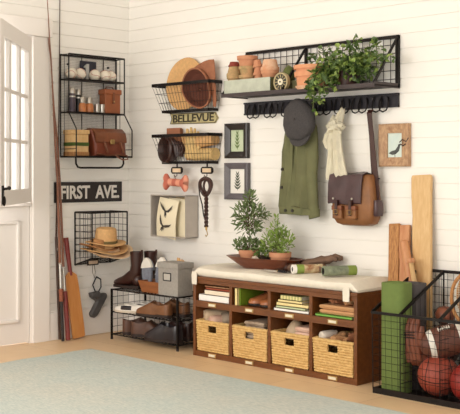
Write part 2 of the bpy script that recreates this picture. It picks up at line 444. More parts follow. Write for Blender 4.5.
# rug
w = MB()
RX0, RX1, RY0, RY1 = 0.50, 5.2, -4.6, -0.727
n = 60
ed = [(RX0+(RX1-RX0)*i/n, RY1+0.006*math.sin(i*1.7)) for i in range(n+1)]
w.loft([[(RX0+0.01*math.sin(k*2.1), y, 0.001), (RX0+0.01*math.sin(k*2.1), y, 0.011), (RX1, y, 0.011), (RX1, y, 0.001)] for k, y in enumerate([RY0+(RY1-RY0)*j/30 for j in range(31)])])
rug = thing('rug', 'large pale grey-blue woven rug lying on the tan tile floor', 'rug')
w.build('rug_body', 'rug_weave', rug)
w = MB()
for i in range(230):
    x = RX0+0.01+i*0.0195
    w.bar((x, RY1, 0.006), (x+0.006*math.sin(i), RY1+0.02, 0.003), 0.006, 0.004)
w.build('fringe', 'rug_weave', rug)

# ================================================================== LEFT WALL THINGS (frame LWM: x = along wall, y = -out, z)
def lw(u, d, z): return (u, -d, z)
def wire_panel(mb, p0, pu, pv, nu, nv, r=0.0016, M=None):   # grid of wires over the parallelogram p0, p0+pu, p0+pv
    p0, pu, pv = Vector(p0), Vector(pu), Vector(pv)
    for i in range(1, nu): mb.tube([tuple(p0+pu*(i/nu)), tuple(p0+pu*(i/nu)+pv)], r, 4, M=M)
    for j in range(1, nv): mb.tube([tuple(p0+pv*(j/nv)), tuple(p0+pv*(j/nv)+pu)], r, 4, M=M)

# three-tier wire wall shelf
U0, U1 = -0.609, -0.125
sh = thing('wire_wall_shelf', 'black wire three-tier wall shelf with towel bar, left of the room corner', 'shelf')
w = MB(LWM); r = 0.0045
for u in (U0, U1):
    w.tube([lw(u,0.006,1.248), lw(u,0.006,1.945)], 0.006 if u == U1 else r)
    w.tube([lw(u,0.006,1.945), lw(u,0.10,1.945), lw(u,0.10,1.55), lw(u,0.185,1.435), lw(u,0.185,1.248), lw(u,0.006,1.248)], r)
    w.tube([lw(u,0.006,1.775), lw(u,0.10,1.775)], r); w.tube([lw(u,0.006,1.55), lw(u,0.10,1.55)], r)
    for d in (0.05,): w.tube([lw(u,d,1.248), lw(u,d,1.945)], 0.002)
for z, d in ((1.945,0.1),(1.945,0.006),(1.775,0.1),(1.55,0.1),(1.248,0.185),(1.248,0.006)): w.bar(lw(U0,d,z), lw(U1,d,z), 0.009, 0.012)
for u in (-0.43,-0.24): w.tube([lw(u,0.006,1.248), lw(u,0.006,1.945)], 0.003)
for u in (U0, U1): w.tube([lw(u,0.185,1.30), lw(u,0.006,1.30)], 0.0025)
w.build('frame', 'black_iron', sh)
w = MB(LWM)
wire_panel(w, lw(U0,0.006,1.248), (U1-U0,0,0), (0,0,0.697), 44, 64, 0.0007)
w.build('back_mesh', 'fine_mesh', sh)
for z, d in ((1.775,0.10),(1.55,0.10),(1.248,0.185)):
    w = MB(LWM); w.box(U0+0.003, U1-0.003, -d, -0.01, z-0.003, z+0.003); w.build('shelf', 'black_iron', sh)
w = MB(LWM); b0, b1 = -0.64+0.03, -0.20
w.tube([lw(b0,0.18,1.245), lw(b0,0.182,1.20), lw(b0+0.015,0.182,1.178), lw(b0+0.04,0.182,1.172), lw(b1-0.04,0.182,1.172), lw(b1-0.015,0.182,1.178), lw(b1,0.182,1.20), lw(b1,0.18,1.245)], 0.0065, 8)
w.build('towel_bar', 'black_iron', sh)
for u, z in ((-0.55,1.885),(-0.20,1.885)):
    w = MB(LWM); w.cyl(0.007, 0.0, 0.012, T(u,-0.012,z) @ RX(-90) @ T(0,0,-0.004)); w.build('bolt', 'black_iron', sh)

# baseballs
ZB = 1.779
def baseball(name, label, u, d, z, r, rot, LM=LWM, group=None):
    t = thing(name, label, 'baseball', group)
    P = T(u, -d, z+r) @ rot
    w = MB(LM @ P); w.ell((0,0,0),(r,r,r), n=24, m=16); w.build('ball', 'ball_white', t)
    w = MB(LM @ P); pts = []
    for i in range(48):
        a = 2*PI*i/48; A = 0.75
        p = Vector((math.cos(a)*1.0+0.32*math.cos(3*a), math.sin(a)*1.0-0.32*math.sin(3*a), 0.95*math.sin(2*a))).normalized()*(r*1.004)
        pts.append(tuple(p))
    w.tube(pts, 0.0016, 4, closed=True); w.build('stitching', 'stitch_red', t)
    return t
for (u, d, L_) in ((-0.55,0.045,'scuffed white baseball farthest left on the top wire shelf'),(-0.475,0.05,'white baseball just left of the number card on the top wire shelf'),
        (-0.352,0.052,'white baseball just right of the number card on the top wire shelf'),(-0.268,0.058,'front one of the two touching baseballs at the right of the top wire shelf'),
        (-0.205,0.044,'cream baseball farthest right on the top wire shelf')):
    baseball('baseball', L_, u, d, ZB, 0.0400, RX(R.uniform(0,180)) @ RY(R.uniform(0,180)), group='baseballs on the wire shelf')
nc = thing('number_card', 'dark navy square card with pale number 1 among the baseballs', 'number card')
w = MB(LWM); w.box(-0.452,-0.315,-0.022,-0.012,ZB,ZB+0.138); w.build('card', 'navy_card', nc, bev=0.002)
w = MB(LWM); w.prism([(x_+0.028,z_) for x_, z_ in ((-0.440,ZB),(-0.412,ZB),(-0.412,ZB+0.118),(-0.430,ZB+0.118),(-0.454,ZB+0.100),(-0.454,ZB+0.088),(-0.440,ZB+0.092))], -0.032, -0.022); w.build('numeral', 'grey_metal_num', nc, bev=0.002)

# flasks and cups, second tier
ZS = 1.554
def flask(u, d, label, body, h, r):
    t = thing('vacuum_flask', label, 'flask', 'vacuum flasks on the wire shelf')
    M = LWM @ T(u,-d,ZS)
    w = MB(M); w.lathe([(0.0001,0),(r,0),(r,h*0.66),(r*0.86,h*0.72),(r*0.8,h*0.76)], n=20); w.build('body', body, t)
    w = MB(M); w.lathe([(r*0.8,h*0.76),(r*0.82,h*0.78),(r*0.82,h*0.93),(r*0.6,h),(0.0001,h)], n=20); w.build('cup_lid', 'steel', t)
    w = MB(M); w.lathe([(r*1.04,h*0.60),(r*1.05,h*0.63),(r*1.04,h*0.66)], n=20); w.build('collar', 'steel', t)
flask(-0.545,0.05,'tall purple-grey vacuum flask with silver top at left of the middle wire shelf','thermos',0.168,0.027)
flask(-0.487,0.045,'slimmer black vacuum flask with silver top beside the purple-grey one','thermos_black',0.160,0.021)
for u, lb in ((-0.468,'left amber leather-wrapped flask with silver cap beside the black flask'),(-0.406,'right amber leather-wrapped flask with silver cap beside the silver mugs')):
    t = thing('hip_flask', lb, 'flask', 'leather-wrapped flasks on the wire shelf'); M = LWM @ T(u,-0.06,ZS)
    w = MB(M); w.lathe([(0.0001,0),(0.029,0),(0.0305,0.01),(0.0305,0.05),(0.024,0.064)]); w.build('leather_body', 'amber', t)
    w = MB(M); w.lathe([(0.024,0.064),(0.0205,0.068),(0.0205,0.102),(0.018,0.107),(0.0001,0.107)]); w.build('cap', 'steel', t)
for u, lb in ((-0.345,'small silver cup without handle turned towards the amber flasks'),(-0.302,'small silver cup with looped handle beside the tan leather case')):
    t = thing('silver_cup', lb, 'cup', 'silver cups on the wire shelf'); M = LWM @ T(u,-0.07,ZS)
    w = MB(M); w.lathe([(0.0001,0.003),(0.014,0.003),(0.016,0),(0.018,0.004),(0.0165,0.02),(0.019,0.062),(0.0178,0.062),(0.0152,0.02),(0.0001,0.008)]); w.build('bowl', 'steel', t)
    w = MB(M @ RZ(10)); w.tube([(0.018,0,0.052),(0.031,0,0.050),(0.034,0,0.035),(0.028,0,0.02),(0.017,0,0.016)], 0.0024, 6); w.build('handle', 'steel', t)
# upright leather case
t = thing('leather_case', 'upright tan leather case with flap lid at right of the middle wire shelf', 'case')
w = MB(LWM); w.box(-0.285,-0.150,-0.088,-0.016,ZS,ZS+0.145); w.build('body', 'case_leather', t, bev=0.006)
w = MB(LWM); w.box(-0.293,-0.143,-0.096,-0.012,ZS+0.135,ZS+0.172); w.build('lid', 'case_leather', t, bev=0.006)
w = MB(LWM); w.box(-0.226,-0.210,-0.0995,-0.088,ZS+0.07,ZS+0.15); w.build('strap', 'saddle', t, bev=0.002)
w = MB(LWM); w.cyl(0.006,0,0.006, T(-0.218,-0.104,ZS+0.085) @ RX(-90)); w.build('stud', 'brass', t)
w = MB(LWM); w.tube([(-0.262,-0.05,ZS+0.171),(-0.245,-0.05,ZS+0.190),(-0.195,-0.05,ZS+0.190),(-0.178,-0.05,ZS+0.171)],0.004); w.build('carry_handle','saddle',t)

# pale box with green band, lower tier
ZL = 1.251
t = thing('wooden_box', 'pale wooden box tied with green band on the lowest wire shelf', 'box')
w = MB(LWM); w.box(-0.590,-0.468,-0.135,-0.02,ZL,ZL+0.150); w.build('body', 'pale_wood', t, bev=0.004)
w = MB(LWM); w.box(-0.596,-0.462,-0.141,-0.015,ZL+0.150,ZL+0.180); w.build('lid', 'pale_wood', t, bev=0.004)
w = MB(LWM); w.box(-0.592,-0.466,-0.137,-0.018,ZL+0.07,ZL+0.094); w.build('ribbon', 'band_green', t)
w = MB(LWM); w.box(-0.594,-0.464,-0.139,-0.0165,ZL,ZL+0.030); w.build('base_moulding', 'straw_brown', t, bev=0.003)
# satchel
t = thing('leather_satchel', 'reddish brown leather satchel with buckled flap on the lowest wire shelf', 'bag')
w = MB(LWM); Q = []
for z, a, y0, y1 in ((0,0.0,-0.128,-0.02),(0.012,-0.008,-0.142,-0.014),(0.09,-0.002,-0.14,-0.015),(0.15,0.010,-0.125,-0.02),(0.185,0.02,-0.105,-0.03)):
    Q.append([(x, y, ZL+0.002+z) for x, y in rrect(-0.420-a+0.02*0, -0.142+a*-1+0.0, y0, y1, 0.022)])
w.loft(Q); w.build('body', 'satchel_leather', t)
w = MB(LWM); F = []
for y, z in ((-0.02,0.178),(-0.05,0.197),(-0.10,0.195),(-0.138,0.165),(-0.150,0.125),(-0.1505,0.100)):
    F.append([(-0.415,y,ZL+z),(-0.145,y,ZL+z),(-0.145,y+0.006,ZL+z-0.005),(-0.415,y+0.006,ZL+z-0.005)])
w.loft(F); w.build('flap', 'saddle', t, bev=0.002)
for u in (-0.345,-0.205):
    w = MB(LWM); w.tube([(u,-0.153,ZL+0.10),(u+0.012,-0.158,ZL+0.06),(u+0.028,-0.156,ZL+0.025)],0.0075,8); w.build('strap', 'saddle', t)
w = MB(LWM); w.box(-0.292,-0.256,-0.158,-0.149,ZL+0.085,ZL+0.118); w.build('clasp', 'brass', t, bev=0.003)
w = MB(LWM); w.tube([(-0.41,-0.15,ZL+0.02),(-0.33,-0.165,ZL+0.007),(-0.24,-0.175,ZL+0.012),(-0.18,-0.198,ZL+0.006),(-0.175,-0.200,ZL-0.018),(-0.22,-0.200,ZL-0.024),(-0.26,-0.200,ZL-0.008),(-0.27,-0.178,ZL+0.010)],0.005,6); w.build('shoulder_strap','saddle',t)

# FIRST AVE. sign
t = thing('street_sign', 'black street sign with white FIRST AVE. lettering on the left wall', 'sign')
w = MB(LWM); w.box(-0.662,-0.073,-0.010,0,0.932,1.074); w.build('plate', 'black_paint', t, bev=0.002)
for s_, x0, wd in (('FIRST',-0.612,0.250),('AVE.',-0.315,0.214)):
    tx = text('lettering', s_, wd, 0.094, LWM @ T(x0,-0.010,0.956), 'white_letter', t, 0.002, bold=0.028)

# grid wall basket for hats
t0 = thing('grid_wall_basket', 'black wire grid wall basket holding straw hats', 'basket')
a0, a1, zb, zt = -0.487, -0.180, 0.500, 0.864
w = MB(LWM)
def frame_loop(w, pts, r): w.tube(pts+[pts[0]], r, 6)
r = 0.006
w.tube([lw(a0,0.006,zt),lw(a0,0.006,zb),lw(a1,0.006,zb),lw(a1,0.006,zt),lw(a0,0.006,zt)], r)
w.tube([lw(a0,0.198,zt),lw(a0,0.198,0.555),lw(a1,0.198,0.555),lw(a1,0.198,zt),lw(a0,0.198,zt)], r)
for u in (a0,a1):
    w.tube([lw(u,0.006,zt),lw(u,0.198,zt)], r); w.tube([lw(u,0.006,zb),lw(u,0.198,0.555)], r)
w.build('frame', 'black_iron', t0)
w = MB(LWM)
wire_panel(w, lw(a0,0.006,zb), (a1-a0,0,0), (0,0,zt-zb), 7, 8, 0.0018)
wire_panel(w, lw(a0,0.006,0.555), (0,-0.192,0), (0,0,zt-0.555), 4, 7, 0.0018)
wire_panel(w, lw(a1,0.006,0.555), (0,-0.192,0), (0,0,zt-0.555), 4, 7, 0.0018)
wire_panel(w, lw(a0,0.006,zb), (0,-0.192,0.055), (a1-a0,0,0), 7, 5, 0.0018)
w.build('wire_grid', 'black_iron', t0)
w = MB(LWM)
M = LWM @ T(-0.49,-0.155,0.515)
w = MB(LWM @ T(-0.520,-0.185,0.508)); w.box(0,0.098,-0.004,0.004,0,0.04); w.build('label_holder', 'black_iron', t0, bev=0.006)
w = MB(LWM @ T(-0.520,-0.185,0.508)); w.box(0.012,0.086,-0.006,-0.004,0.009,0.031); w.build('card', 'cloth_grey', t0)

# hats
def hat(label, M, rx, ry, crown, hgt, matl, band='band_olive', tilt=0.012, seed=0):
    t = thing('straw_hat', label, 'hat', 'straw hats stacked in the wall basket')
    w = MB(M); th = 0.003; NS = 40
    def brim(fr, dz, up=0):
        q = []
        for k in range(NS):
            a = 2*PI*k/NS; x = rx*fr*math.cos(a); y = ry*fr*math.sin(a)
            q.append((x, y, tilt*(abs(math.cos(a))**2)*(fr-0.5)*2+dz+0.002*math.sin(3*a+seed)))
        return q
    cr = crown
    w.loft([brim(cr*0.98,th), brim(0.75,th*1.2), brim(0.97,th*1.5), brim(1.0,0), brim(0.97,-th*0.5), brim(0.75,0), brim(cr*0.98,0)], cap=False)
    w.build('brim', matl, t)
    w = MB(M); secs = []
    for fr, z in ((1.0,0.0),(0.96,0.35),(0.90,0.8),(0.84,0.96),(0.70,1.0),(0.45,0.90),(0.2,0.82)):
        secs.append([(rx*cr*fr*math.cos(2*PI*k/NS), ry*cr*fr*math.sin(2*PI*k/NS), z*hgt) for k in range(NS)])
    w.loft(secs); w.build('crown', matl, t)
    if band:
        w = MB(M); w.lathe([(1.0,0.004),(1.025,0.004),(1.01,0.022),(0.985,0.022)], M=Matrix.Diagonal((rx*cr,ry*cr,1,1)), n=NS); w.build('hat_band', band, t)
    return t
HB = LWM @ T(-0.372,-0.19,0)
hat('lowest and palest straw hat of the stack, brim flaring to the right', HB @ T(0.030,-0.02,0.572) @ RY(-5) @ RX(7), 0.165, 0.145, 0.47, 0.05, 'straw_pale', None, 0.045, 1)
hat('wide-brimmed tan straw hat second from the bottom of the stack', HB @ T(-0.005,0,0.598) @ RY(-2) @ RX(5), 0.172, 0.15, 0.46, 0.055, 'straw', None, 0.030, 2)
hat('brown straw hat third from the bottom, crown bulging at the left', HB @ T(-0.050,0.005,0.622) @ RY(6) @ RX(5), 0.140, 0.125, 0.5, 0.062, 'straw_brown', None, 0.022, 3)
hat('topmost straw hat with tall crown and olive band', HB @ T(0.008,0,0.652) @ RY(-1) @ RX(5), 0.145, 0.135, 0.56, 0.108, 'straw', 'band_olive', 0.012, 4)

# hanging pouch
t = thing('hanging_pouch', 'dark grey bent pouch hanging by cord and metal ring under the hat basket', 'pouch')
w = MB(LWM)
w.tube([(-0.345,-0.02,0.502),(-0.347,-0.02,0.44),(-0.330,-0.02,0.398),(-0.322,-0.02,0.44),(-0.333,-0.02,0.502)], 0.002, 5); w.build('cord', 'stem', t)
w = MB(LWM); w.tube([(-0.312,-0.02,0.405),(-0.275,-0.02,0.385),(-0.272,-0.02,0.33),(-0.298,-0.02,0.292),(-0.318,-0.02,0.292),(-0.345,-0.02,0.35),(-0.312,-0.02,0.405)], 0.005, 6); w.build('ring', 'dark_iron', t)
w = MB(LWM); w.prism([(-0.372,0.288),(-0.240,0.288),(-0.228,0.262),(-0.315,0.135),(-0.342,0.118),(-0.372,0.130),(-0.378,0.155),(-0.322,0.232),(-0.366,0.262)], -0.046, -0.008); w.build('pouch_body', 'grey_rubber', t, bev=0.011)
w = MB(LWM); w.prism([(-0.378,0.298),(-0.30,0.304),(-0.30,0.255),(-0.368,0.262)], -0.052, -0.006); w.build('flap', 'grey_rubber', t, bev=0.008)

# rods, leaning in the angle of wall and casing
def rod(label, pts, rad, parts, m1, rings):
    t = thing('fishing_rod', label, 'fishing rod', 'fishing rods leaning on the left wall')
    w = MB(LWM); w.tube(pts, rad, 8); w.build('blank', m1, t)
    for nm, a, b, rr, m_ in parts:
        w = MB(LWM); w.tube([a, b], rr, 10); w.build(nm, m_, t)
    for u, d, z in rings:
        w = MB(LWM); w.tube([(u+0.009*math.cos(k*PI/4), -d+0.004, z+0.009*math.sin(k*PI/4)) for k in range(8)], 0.0018, 5, closed=True); w.build('line_guide', 'steel', t)
rod('fishing rod nearest the door, thin dark tip reaching above the casing', 
    [(-0.753,-0.056,2.30),(-0.741,-0.056,2.14),(-0.737,-0.058,2.05),(-0.722,-0.056,1.90),(-0.699,-0.052,1.562),(-0.682,-0.05,1.29),(-0.666,-0.05,1.09),(-0.660,-0.06,0.75),(-0.660,-0.07,0.53)],
    [0.0028,0.0035,0.004,0.0045,0.006,0.007,0.008,0.009,0.0095],
    [('reel_seat',(-0.660,-0.071,0.52),(-0.663,-0.085,0.36),0.010,'steel'),('grip',(-0.663,-0.086,0.355),(-0.664,-0.092,0.27),0.015,'cork'),('butt',(-0.664,-0.092,0.27),(-0.668,-0.115,0.006),0.010,'rubber_black')],
    'rod_red', [(-0.712,0.056,1.72),(-0.700,0.052,1.53),(-0.66,0.055,0.62)])
rod('fishing rod whose white tip ring stands just right of the door casing',
    [(-0.733,-0.03,2.085),(-0.722,-0.03,2.0),(-0.706,-0.03,1.9),(-0.679,-0.03,1.562),(-0.655,-0.032,1.36),(-0.637,-0.036,1.09),(-0.626,-0.045,0.75),(-0.625,-0.06,0.50)],
    [0.003,0.0035,0.0042,0.0055,0.006,0.007,0.0085,0.009],
    [('reel_seat',(-0.625,-0.061,0.49),(-0.624,-0.075,0.34),0.0105,'steel'),('grip',(-0.624,-0.076,0.335),(-0.618,-0.105,0.006),0.0165,'grip_red')],
    'rod_red', [(-0.728,0.03,2.10),(-0.69,0.03,1.75),(-0.683,0.03,1.6)])
rod('thin dark fishing rod running up the left edge of the wire shelf',
    [(-0.622,-0.012,2.42),(-0.619,-0.012,2.30),(-0.624,-0.015,1.95),(-0.632,-0.02,1.56),(-0.638,-0.022,1.29),(-0.648,-0.025,1.09),(-0.655,-0.02,0.7)],
    [0.0022,0.003,0.0035,0.0045,0.005,0.006,0.007],
    [('ferrule',(-0.638,-0.022,1.29),(-0.641,-0.023,1.24),0.0075,'steel'),('butt_section',(-0.655,-0.02,0.7),(-0.640,-0.04,0.006),0.0095,'rod_dark')],
    'rod_dark', [(-0.630,0.02,1.85),(-0.634,0.02,1.45)])
# cricket bat leaning on the left wall
t = thing('cricket_bat', 'orange willow cricket bat with red grip leaning under the hat basket', 'bat')
def batmesh(w, L, wd, th):   # local: z up from toe, y = thickness (flat side to -y)
    w.loft([[(-wd/2*s,-th*f*0.35,z),(wd/2*s,-th*f*0.35,z),(wd/2*s,th*0.1,z),(wd*0.08,th*f,z),(-wd*0.08,th*f,z),(-wd/2*s,th*0.1,z)] for z, s, f in ((0,0.86,0.6),(0.015,1,0.8),(L*0.25,1,1),(L*0.8,1,0.8),(L*0.94,0.92,0.7),(L,0.3,0.6))])
A = Vector((-0.520,-0.092,0.008)); B = Vector((-0.575,-0.022,0.68)); ax = (B-A).normalized(); sx = Vector((1,0,0)); sx = (sx-ax*sx.dot(ax)).normalized(); sy = ax.cross(sx)
BM = Matrix(((sx.x,sy.x,ax.x,A.x),(sx.y,sy.y,ax.y,A.y),(sx.z,sy.z,ax.z,A.z),(0,0,0,1)))
w = MB(LWM @ BM); batmesh(w, 0.455, 0.105, 0.035); w.build('blade', 'willow', t, bev=0.004)
w = MB(LWM @ BM); w.tube([(0,0,0.43),(0,0,0.60),(0,0,0.69)], [0.013,0.0165,0.018], 12); w.build('handle', 'grip_red', t)

# ================================================================== RIGHT (BACK) WALL THINGS: world frame, wall face at y=0
def wall_basket(label, x0, x1, b0, b1, zt, zb, d, plates=()):
    t = thing('wire_wall_basket', label, 'basket', None); dbt = d*0.72
    F = [(x0,-d,zt),(x1,-d,zt),(x1,-0.008,zt),(x0,-0.008,zt)]; Bq = [(b0,-dbt,zb),(b1,-dbt,zb),(b1,-0.008,zb),(b0,-0.008,zb)]
    w = MB()
    for i in range(4):
        w.bar(F[i], F[(i+1)%4], 0.006, 0.021 if i != 2 else 0.01); w.bar(Bq[i], Bq[(i+1)%4], 0.006, 0.018 if i != 2 else 0.01)
    w.build('rim', 'black_iron', t)
    w = MB()
    def edge(i, n):
        for k in range(0, n+1):
            f = k/n; a = Vector(F[i]).lerp(Vector(F[(i+1)%4]), f); b = Vector(Bq[i]).lerp(Vector(Bq[(i+1)%4]), f)
            w.tube([tuple(a), tuple(b)], 0.0015, 4)
    edge(0, 18); edge(1, 4); edge(2, 9); edge(3, 4)
    for f in (0.33, 0.67):
        q = [tuple(Vector(F[i]).lerp(Vector(Bq[i]), f)) for i in range(4)]; w.tube(q, 0.0015, 4, closed=True)
    for k in range(1, 12):
        f = k/12; w.tube([(b0+(b1-b0)*f,-dbt,zb),(b0+(b1-b0)*f,-0.008,zb)], 0.0015, 4)
    w.build('wire_grid', 'black_iron', t)
    for px in plates:
        oct_ = [(px-0.058,1.143),(px-0.044,1.131),(px+0.044,1.131),(px+0.058,1.143),(px+0.058,1.166),(px+0.044,1.178),(px-0.044,1.178),(px-0.058,1.166)]
        w = MB(); w.prism(oct_, -dbt-0.006, -dbt); w.box(px-0.006,px+0.006,-dbt-0.003,-dbt,1.17,1.205)
        w.tube([(px,-dbt-0.003,1.135),(px,-dbt-0.004,1.118),(px,-dbt-0.022,1.112),(px,-dbt-0.028,1.124)], 0.0028, 6)
        pl = w.build('label_hook', 'black_iron', t)
        w = MB(); w.box(px-0.040,px+0.040,-dbt-0.008,-dbt-0.006,1.141,1.168); w.build('card', 'cloth_cream', pl)
    return t
wall_basket('upper black wire wall basket holding two large hats, above the BELLEVUE sign', 0.405, 0.968, 0.470, 0.930, 1.737, 1.556, 0.13)
wall_basket('lower black wire wall basket of gloves with two label hooks, below the BELLEVUE sign', 0.405, 0.968, 0.470, 0.930, 1.390, 1.207, 0.13, (0.625, 0.918))

# big hats standing in the upper basket
t = thing('sun_hat', 'wide tan straw sun hat standing at the left in the upper wall basket', 'hat')
M = T(0.640,-0.034,1.742) @ RX(84)
w = MB(M); NS = 40
def ring(rx, ry, z, cx=0, cy=0): return [(cx+rx*math.cos(2*PI*k/NS), cy+ry*math.sin(2*PI*k/NS), z) for k in range(NS)]
w.loft([ring(0.09,0.10,0.002), ring(0.16,0.165,0.004), ring(0.182,0.180,0.010), ring(0.184,0.182,0.006), ring(0.16,0.167,-0.001), ring(0.09,0.10,-0.002)], cap=False); w.build('brim', 'straw', t)
w = MB(M); w.loft([ring(0.09,0.10,0), ring(0.086,0.096,-0.012), ring(0.07,0.08,-0.018), ring(0.03,0.035,-0.019)]); w.build('crown', 'straw', t)
t = thing('brown_hat', 'brown leather hat showing its dark hollow inside, in the upper wall basket', 'hat')
cx, cz = 0.815, 1.690
def op(f, y, dx=0, dz=0):
    q = []
    for k in range(NS):
        a = 2*PI*k/NS; X = math.cos(a); Z = math.sin(a)
        sk = 0.045*(-Z) if Z < 0 else -0.012*Z
        q.append((cx+dx+(0.118*X+sk)*f, y+0.012*X, cz+dz+(0.143 if Z > 0 else 0.125)*Z*f))
    return q
w = MB(); w.loft([op(0.94,-0.106), op(0.97,-0.112), op(1.02,-0.109), op(1.02,-0.100), op(0.97,-0.086,0.003), op(0.82,-0.068,0.004), op(0.2,-0.064,0.004), op(0.002,-0.064,0.004)], cap=False); w.build('outer_shell', 'felt_brown', t)
w = MB(); w.loft([op(0.945,-0.105), op(0.88,-0.092,0.002), op(0.74,-0.074,0.003), op(0.1,-0.070,0.003), op(0.002,-0.070,0.003)], cap=False); w.build('lining', 'lining_brown', t)
w = MB(); fl = [(0.735,1.835),(0.80,1.862),(0.862,1.880),(0.900,1.885),(0.948,1.884),(0.955,1.86),(0.962,1.76),(0.972,1.60),(0.965,1.57),(0.945,1.572),(0.930,1.66),(0.905,1.74),(0.860,1.795),(0.79,1.828)]
w.loft([[(x, -0.062-0.02*(x-0.73)+dy, z) for x, z in fl] for dy in (0,0.006)]); w.build('turned_brim', 'felt_brown', t, bev=0.002)

# BELLEVUE pennant sign
t = thing('bellevue_sign', 'khaki arrow-shaped BELLEVUE sign under the upper wall basket', 'sign')
w = MB(); w.prism([(0.462,1.474),(0.905,1.468),(0.932,1.503),(0.905,1.543),(0.462,1.549),(0.480,1.511)], -0.012, 0); w.build('board', 'khaki_sign', t, bev=0.002)
w = MB(); w.tube([(0.464,-0.013,1.477),(0.905,-0.013,1.471),(0.929,-0.013,1.503),(0.905,-0.013,1.540),(0.464,-0.013,1.546),(0.480,-0.013,1.511)], 0.0022, 5, closed=True); w.build('border', 'letter_dark', t)
text('lettering', 'BELLEVUE', 0.405, 0.054, T(0.492,-0.012,1.483), 'letter_dark', t, 0.003, bold=0.02)

# contents of the lower basket
t = thing('baseball_glove', 'dark brown leather glove with round opening at the left of the lower wall basket', 'glove')
w = MB(T(0.513,-0.075,1.297) @ RZ(-8) @ RX(90))
w.loft([ring(0.074,0.086,0.040), ring(0.083,0.093,0.030), ring(0.082,0.092,-0.01), ring(0.060,0.075,-0.045), ring(0.02,0.03,-0.05)], cap=False)
w.loft([ring(0.074,0.086,0.040), ring(0.055,0.066,0.02), ring(0.045,0.056,-0.02), ring(0.01,0.01,-0.025)], cap=False)
w.build('palm', 'dark_leather', t)
w = MB()
for i in range(4): w.tube([(0.565+0.018*i,-0.09+0.012*i,1.36-0.006*i),(0.592+0.018*i,-0.085+0.01*i,1.32-0.006*i),(0.60+0.014*i,-0.075,1.25)], [0.012,0.015,0.013], 8)
w.build('fingers', 'dark_leather', t)
t = thing('leather_pouch', 'brown leather pouch rising above the rim of the lower wall basket', 'pouch')
w = MB(); w.box(0.470,0.600,-0.045,-0.012,1.31,1.445); w.build('body', 'cloth_brown', t, bev=0.012)
w = MB(); w.box(0.467,0.603,-0.050,-0.045,1.385,1.445); w.build('flap', 'felt_brown', t, bev=0.002)
def work_glove(label, M, matl):
    t = thing('work_glove', label, 'glove', 'work gloves in the lower wall basket')
    w = MB(M); w.loft([[(x*s,y*th,z) for x, y in ((-.045,-.3),(-.03,-1),(.03,-1),(.045,-.3),(.045,.3),(.03,1),(-.03,1),(-.045,.3))] for z, s, th in ((0,0.95,0.014),(0.04,0.8,0.014),(0.06,0.85,0.015),(0.12,1.0,0.016),(0.135,0.98,0.014))]); w.build('palm', matl, t, sub=1)
    for i in range(4):
        w = MB(M); x = -0.033+0.022*i; L_ = (0.06,0.072,0.07,0.055)[i]
        w.tube([(x,0,0.12),(x*1.1,0,0.12+L_*0.6),(x*1.15,-0.006,0.12+L_)], [0.0115,0.011,0.008], 8); w.build('finger', matl, t)
    w = MB(M); w.tube([(0.035,0,0.06),(0.06,-0.004,0.09),(0.066,-0.006,0.12)], [0.013,0.012,0.009], 8); w.build('thumb', matl, t)
work_glove('tan work glove leaning left in the middle of the lower wall basket', T(0.690,-0.035,1.222) @ RY(-12), 'straw')
work_glove('pale tan work glove standing upright, fingers above the lower basket rim', T(0.735,-0.082,1.226) @ RY(10) @ RZ(15) @ Matrix.Diagonal((1.15,1,1.12,1)), 'straw_light')
t = thing('straw_hamper', 'rolled straw mat lying at the right of the lower wall basket', 'mat')
w = MB(); w.cyl(0.042,0.0,0.21, T(0.740,-0.050,1.262) @ RY(90)); w.build('lower_roll', 'straw_light', t)
w = MB(); w.cyl(0.040,0.0,0.155, T(0.795,-0.052,1.345) @ RY(84)); w.build('upper_roll', 'straw', t)
t['label'] = 'two tan straw rolls tied together at the right of the lower wall basket'; t.name = 'straw_roll'

# plaid dog bone
t = thing('bone_toy', 'salmon plaid bone-shaped dog toy hanging from the left label hook', 'dog toy')
w = MB(T(0.628,-0.112,1.072) @ RY(3))
secs = []
L2 = 0.126
bone = []
for i in range(49):
    u = -1+2*i/48; x = u*L2
    e_ = abs(u); h = 0.026 + 0.032*max(0, math.sin(min(1, max(0, (e_-0.52)/0.48))*PI))
    if e_ > 0.86: h = 0.060*math.sqrt(max(0.06, 1-((e_-0.76)/0.25)**2))
    notch = 0.0
    bone.append((x, h))
for x, h in bone:
    n_ = 14; lob = max(0.0, (abs(x)/L2-0.62)/0.38); q = []
    for k in range(n_):
        a = 2*PI*k/n_; c = math.cos(a); s_ = math.sin(a)
        q.append((x*(1-0.30*lob*lob*(1-abs(s_))), 0.022*c*(0.75 if abs(x)/L2 > 0.97 else 1), h*s_))
    secs.append(q)
w.loft(secs); w.build('stuffing', 'plaid', t)
w = MB(); w.tube([(0.625,-0.112,1.10),(0.622,-0.122,1.118),(0.632,-0.112,1.10)], 0.002, 5); w.build('loop', 'saddle', t)

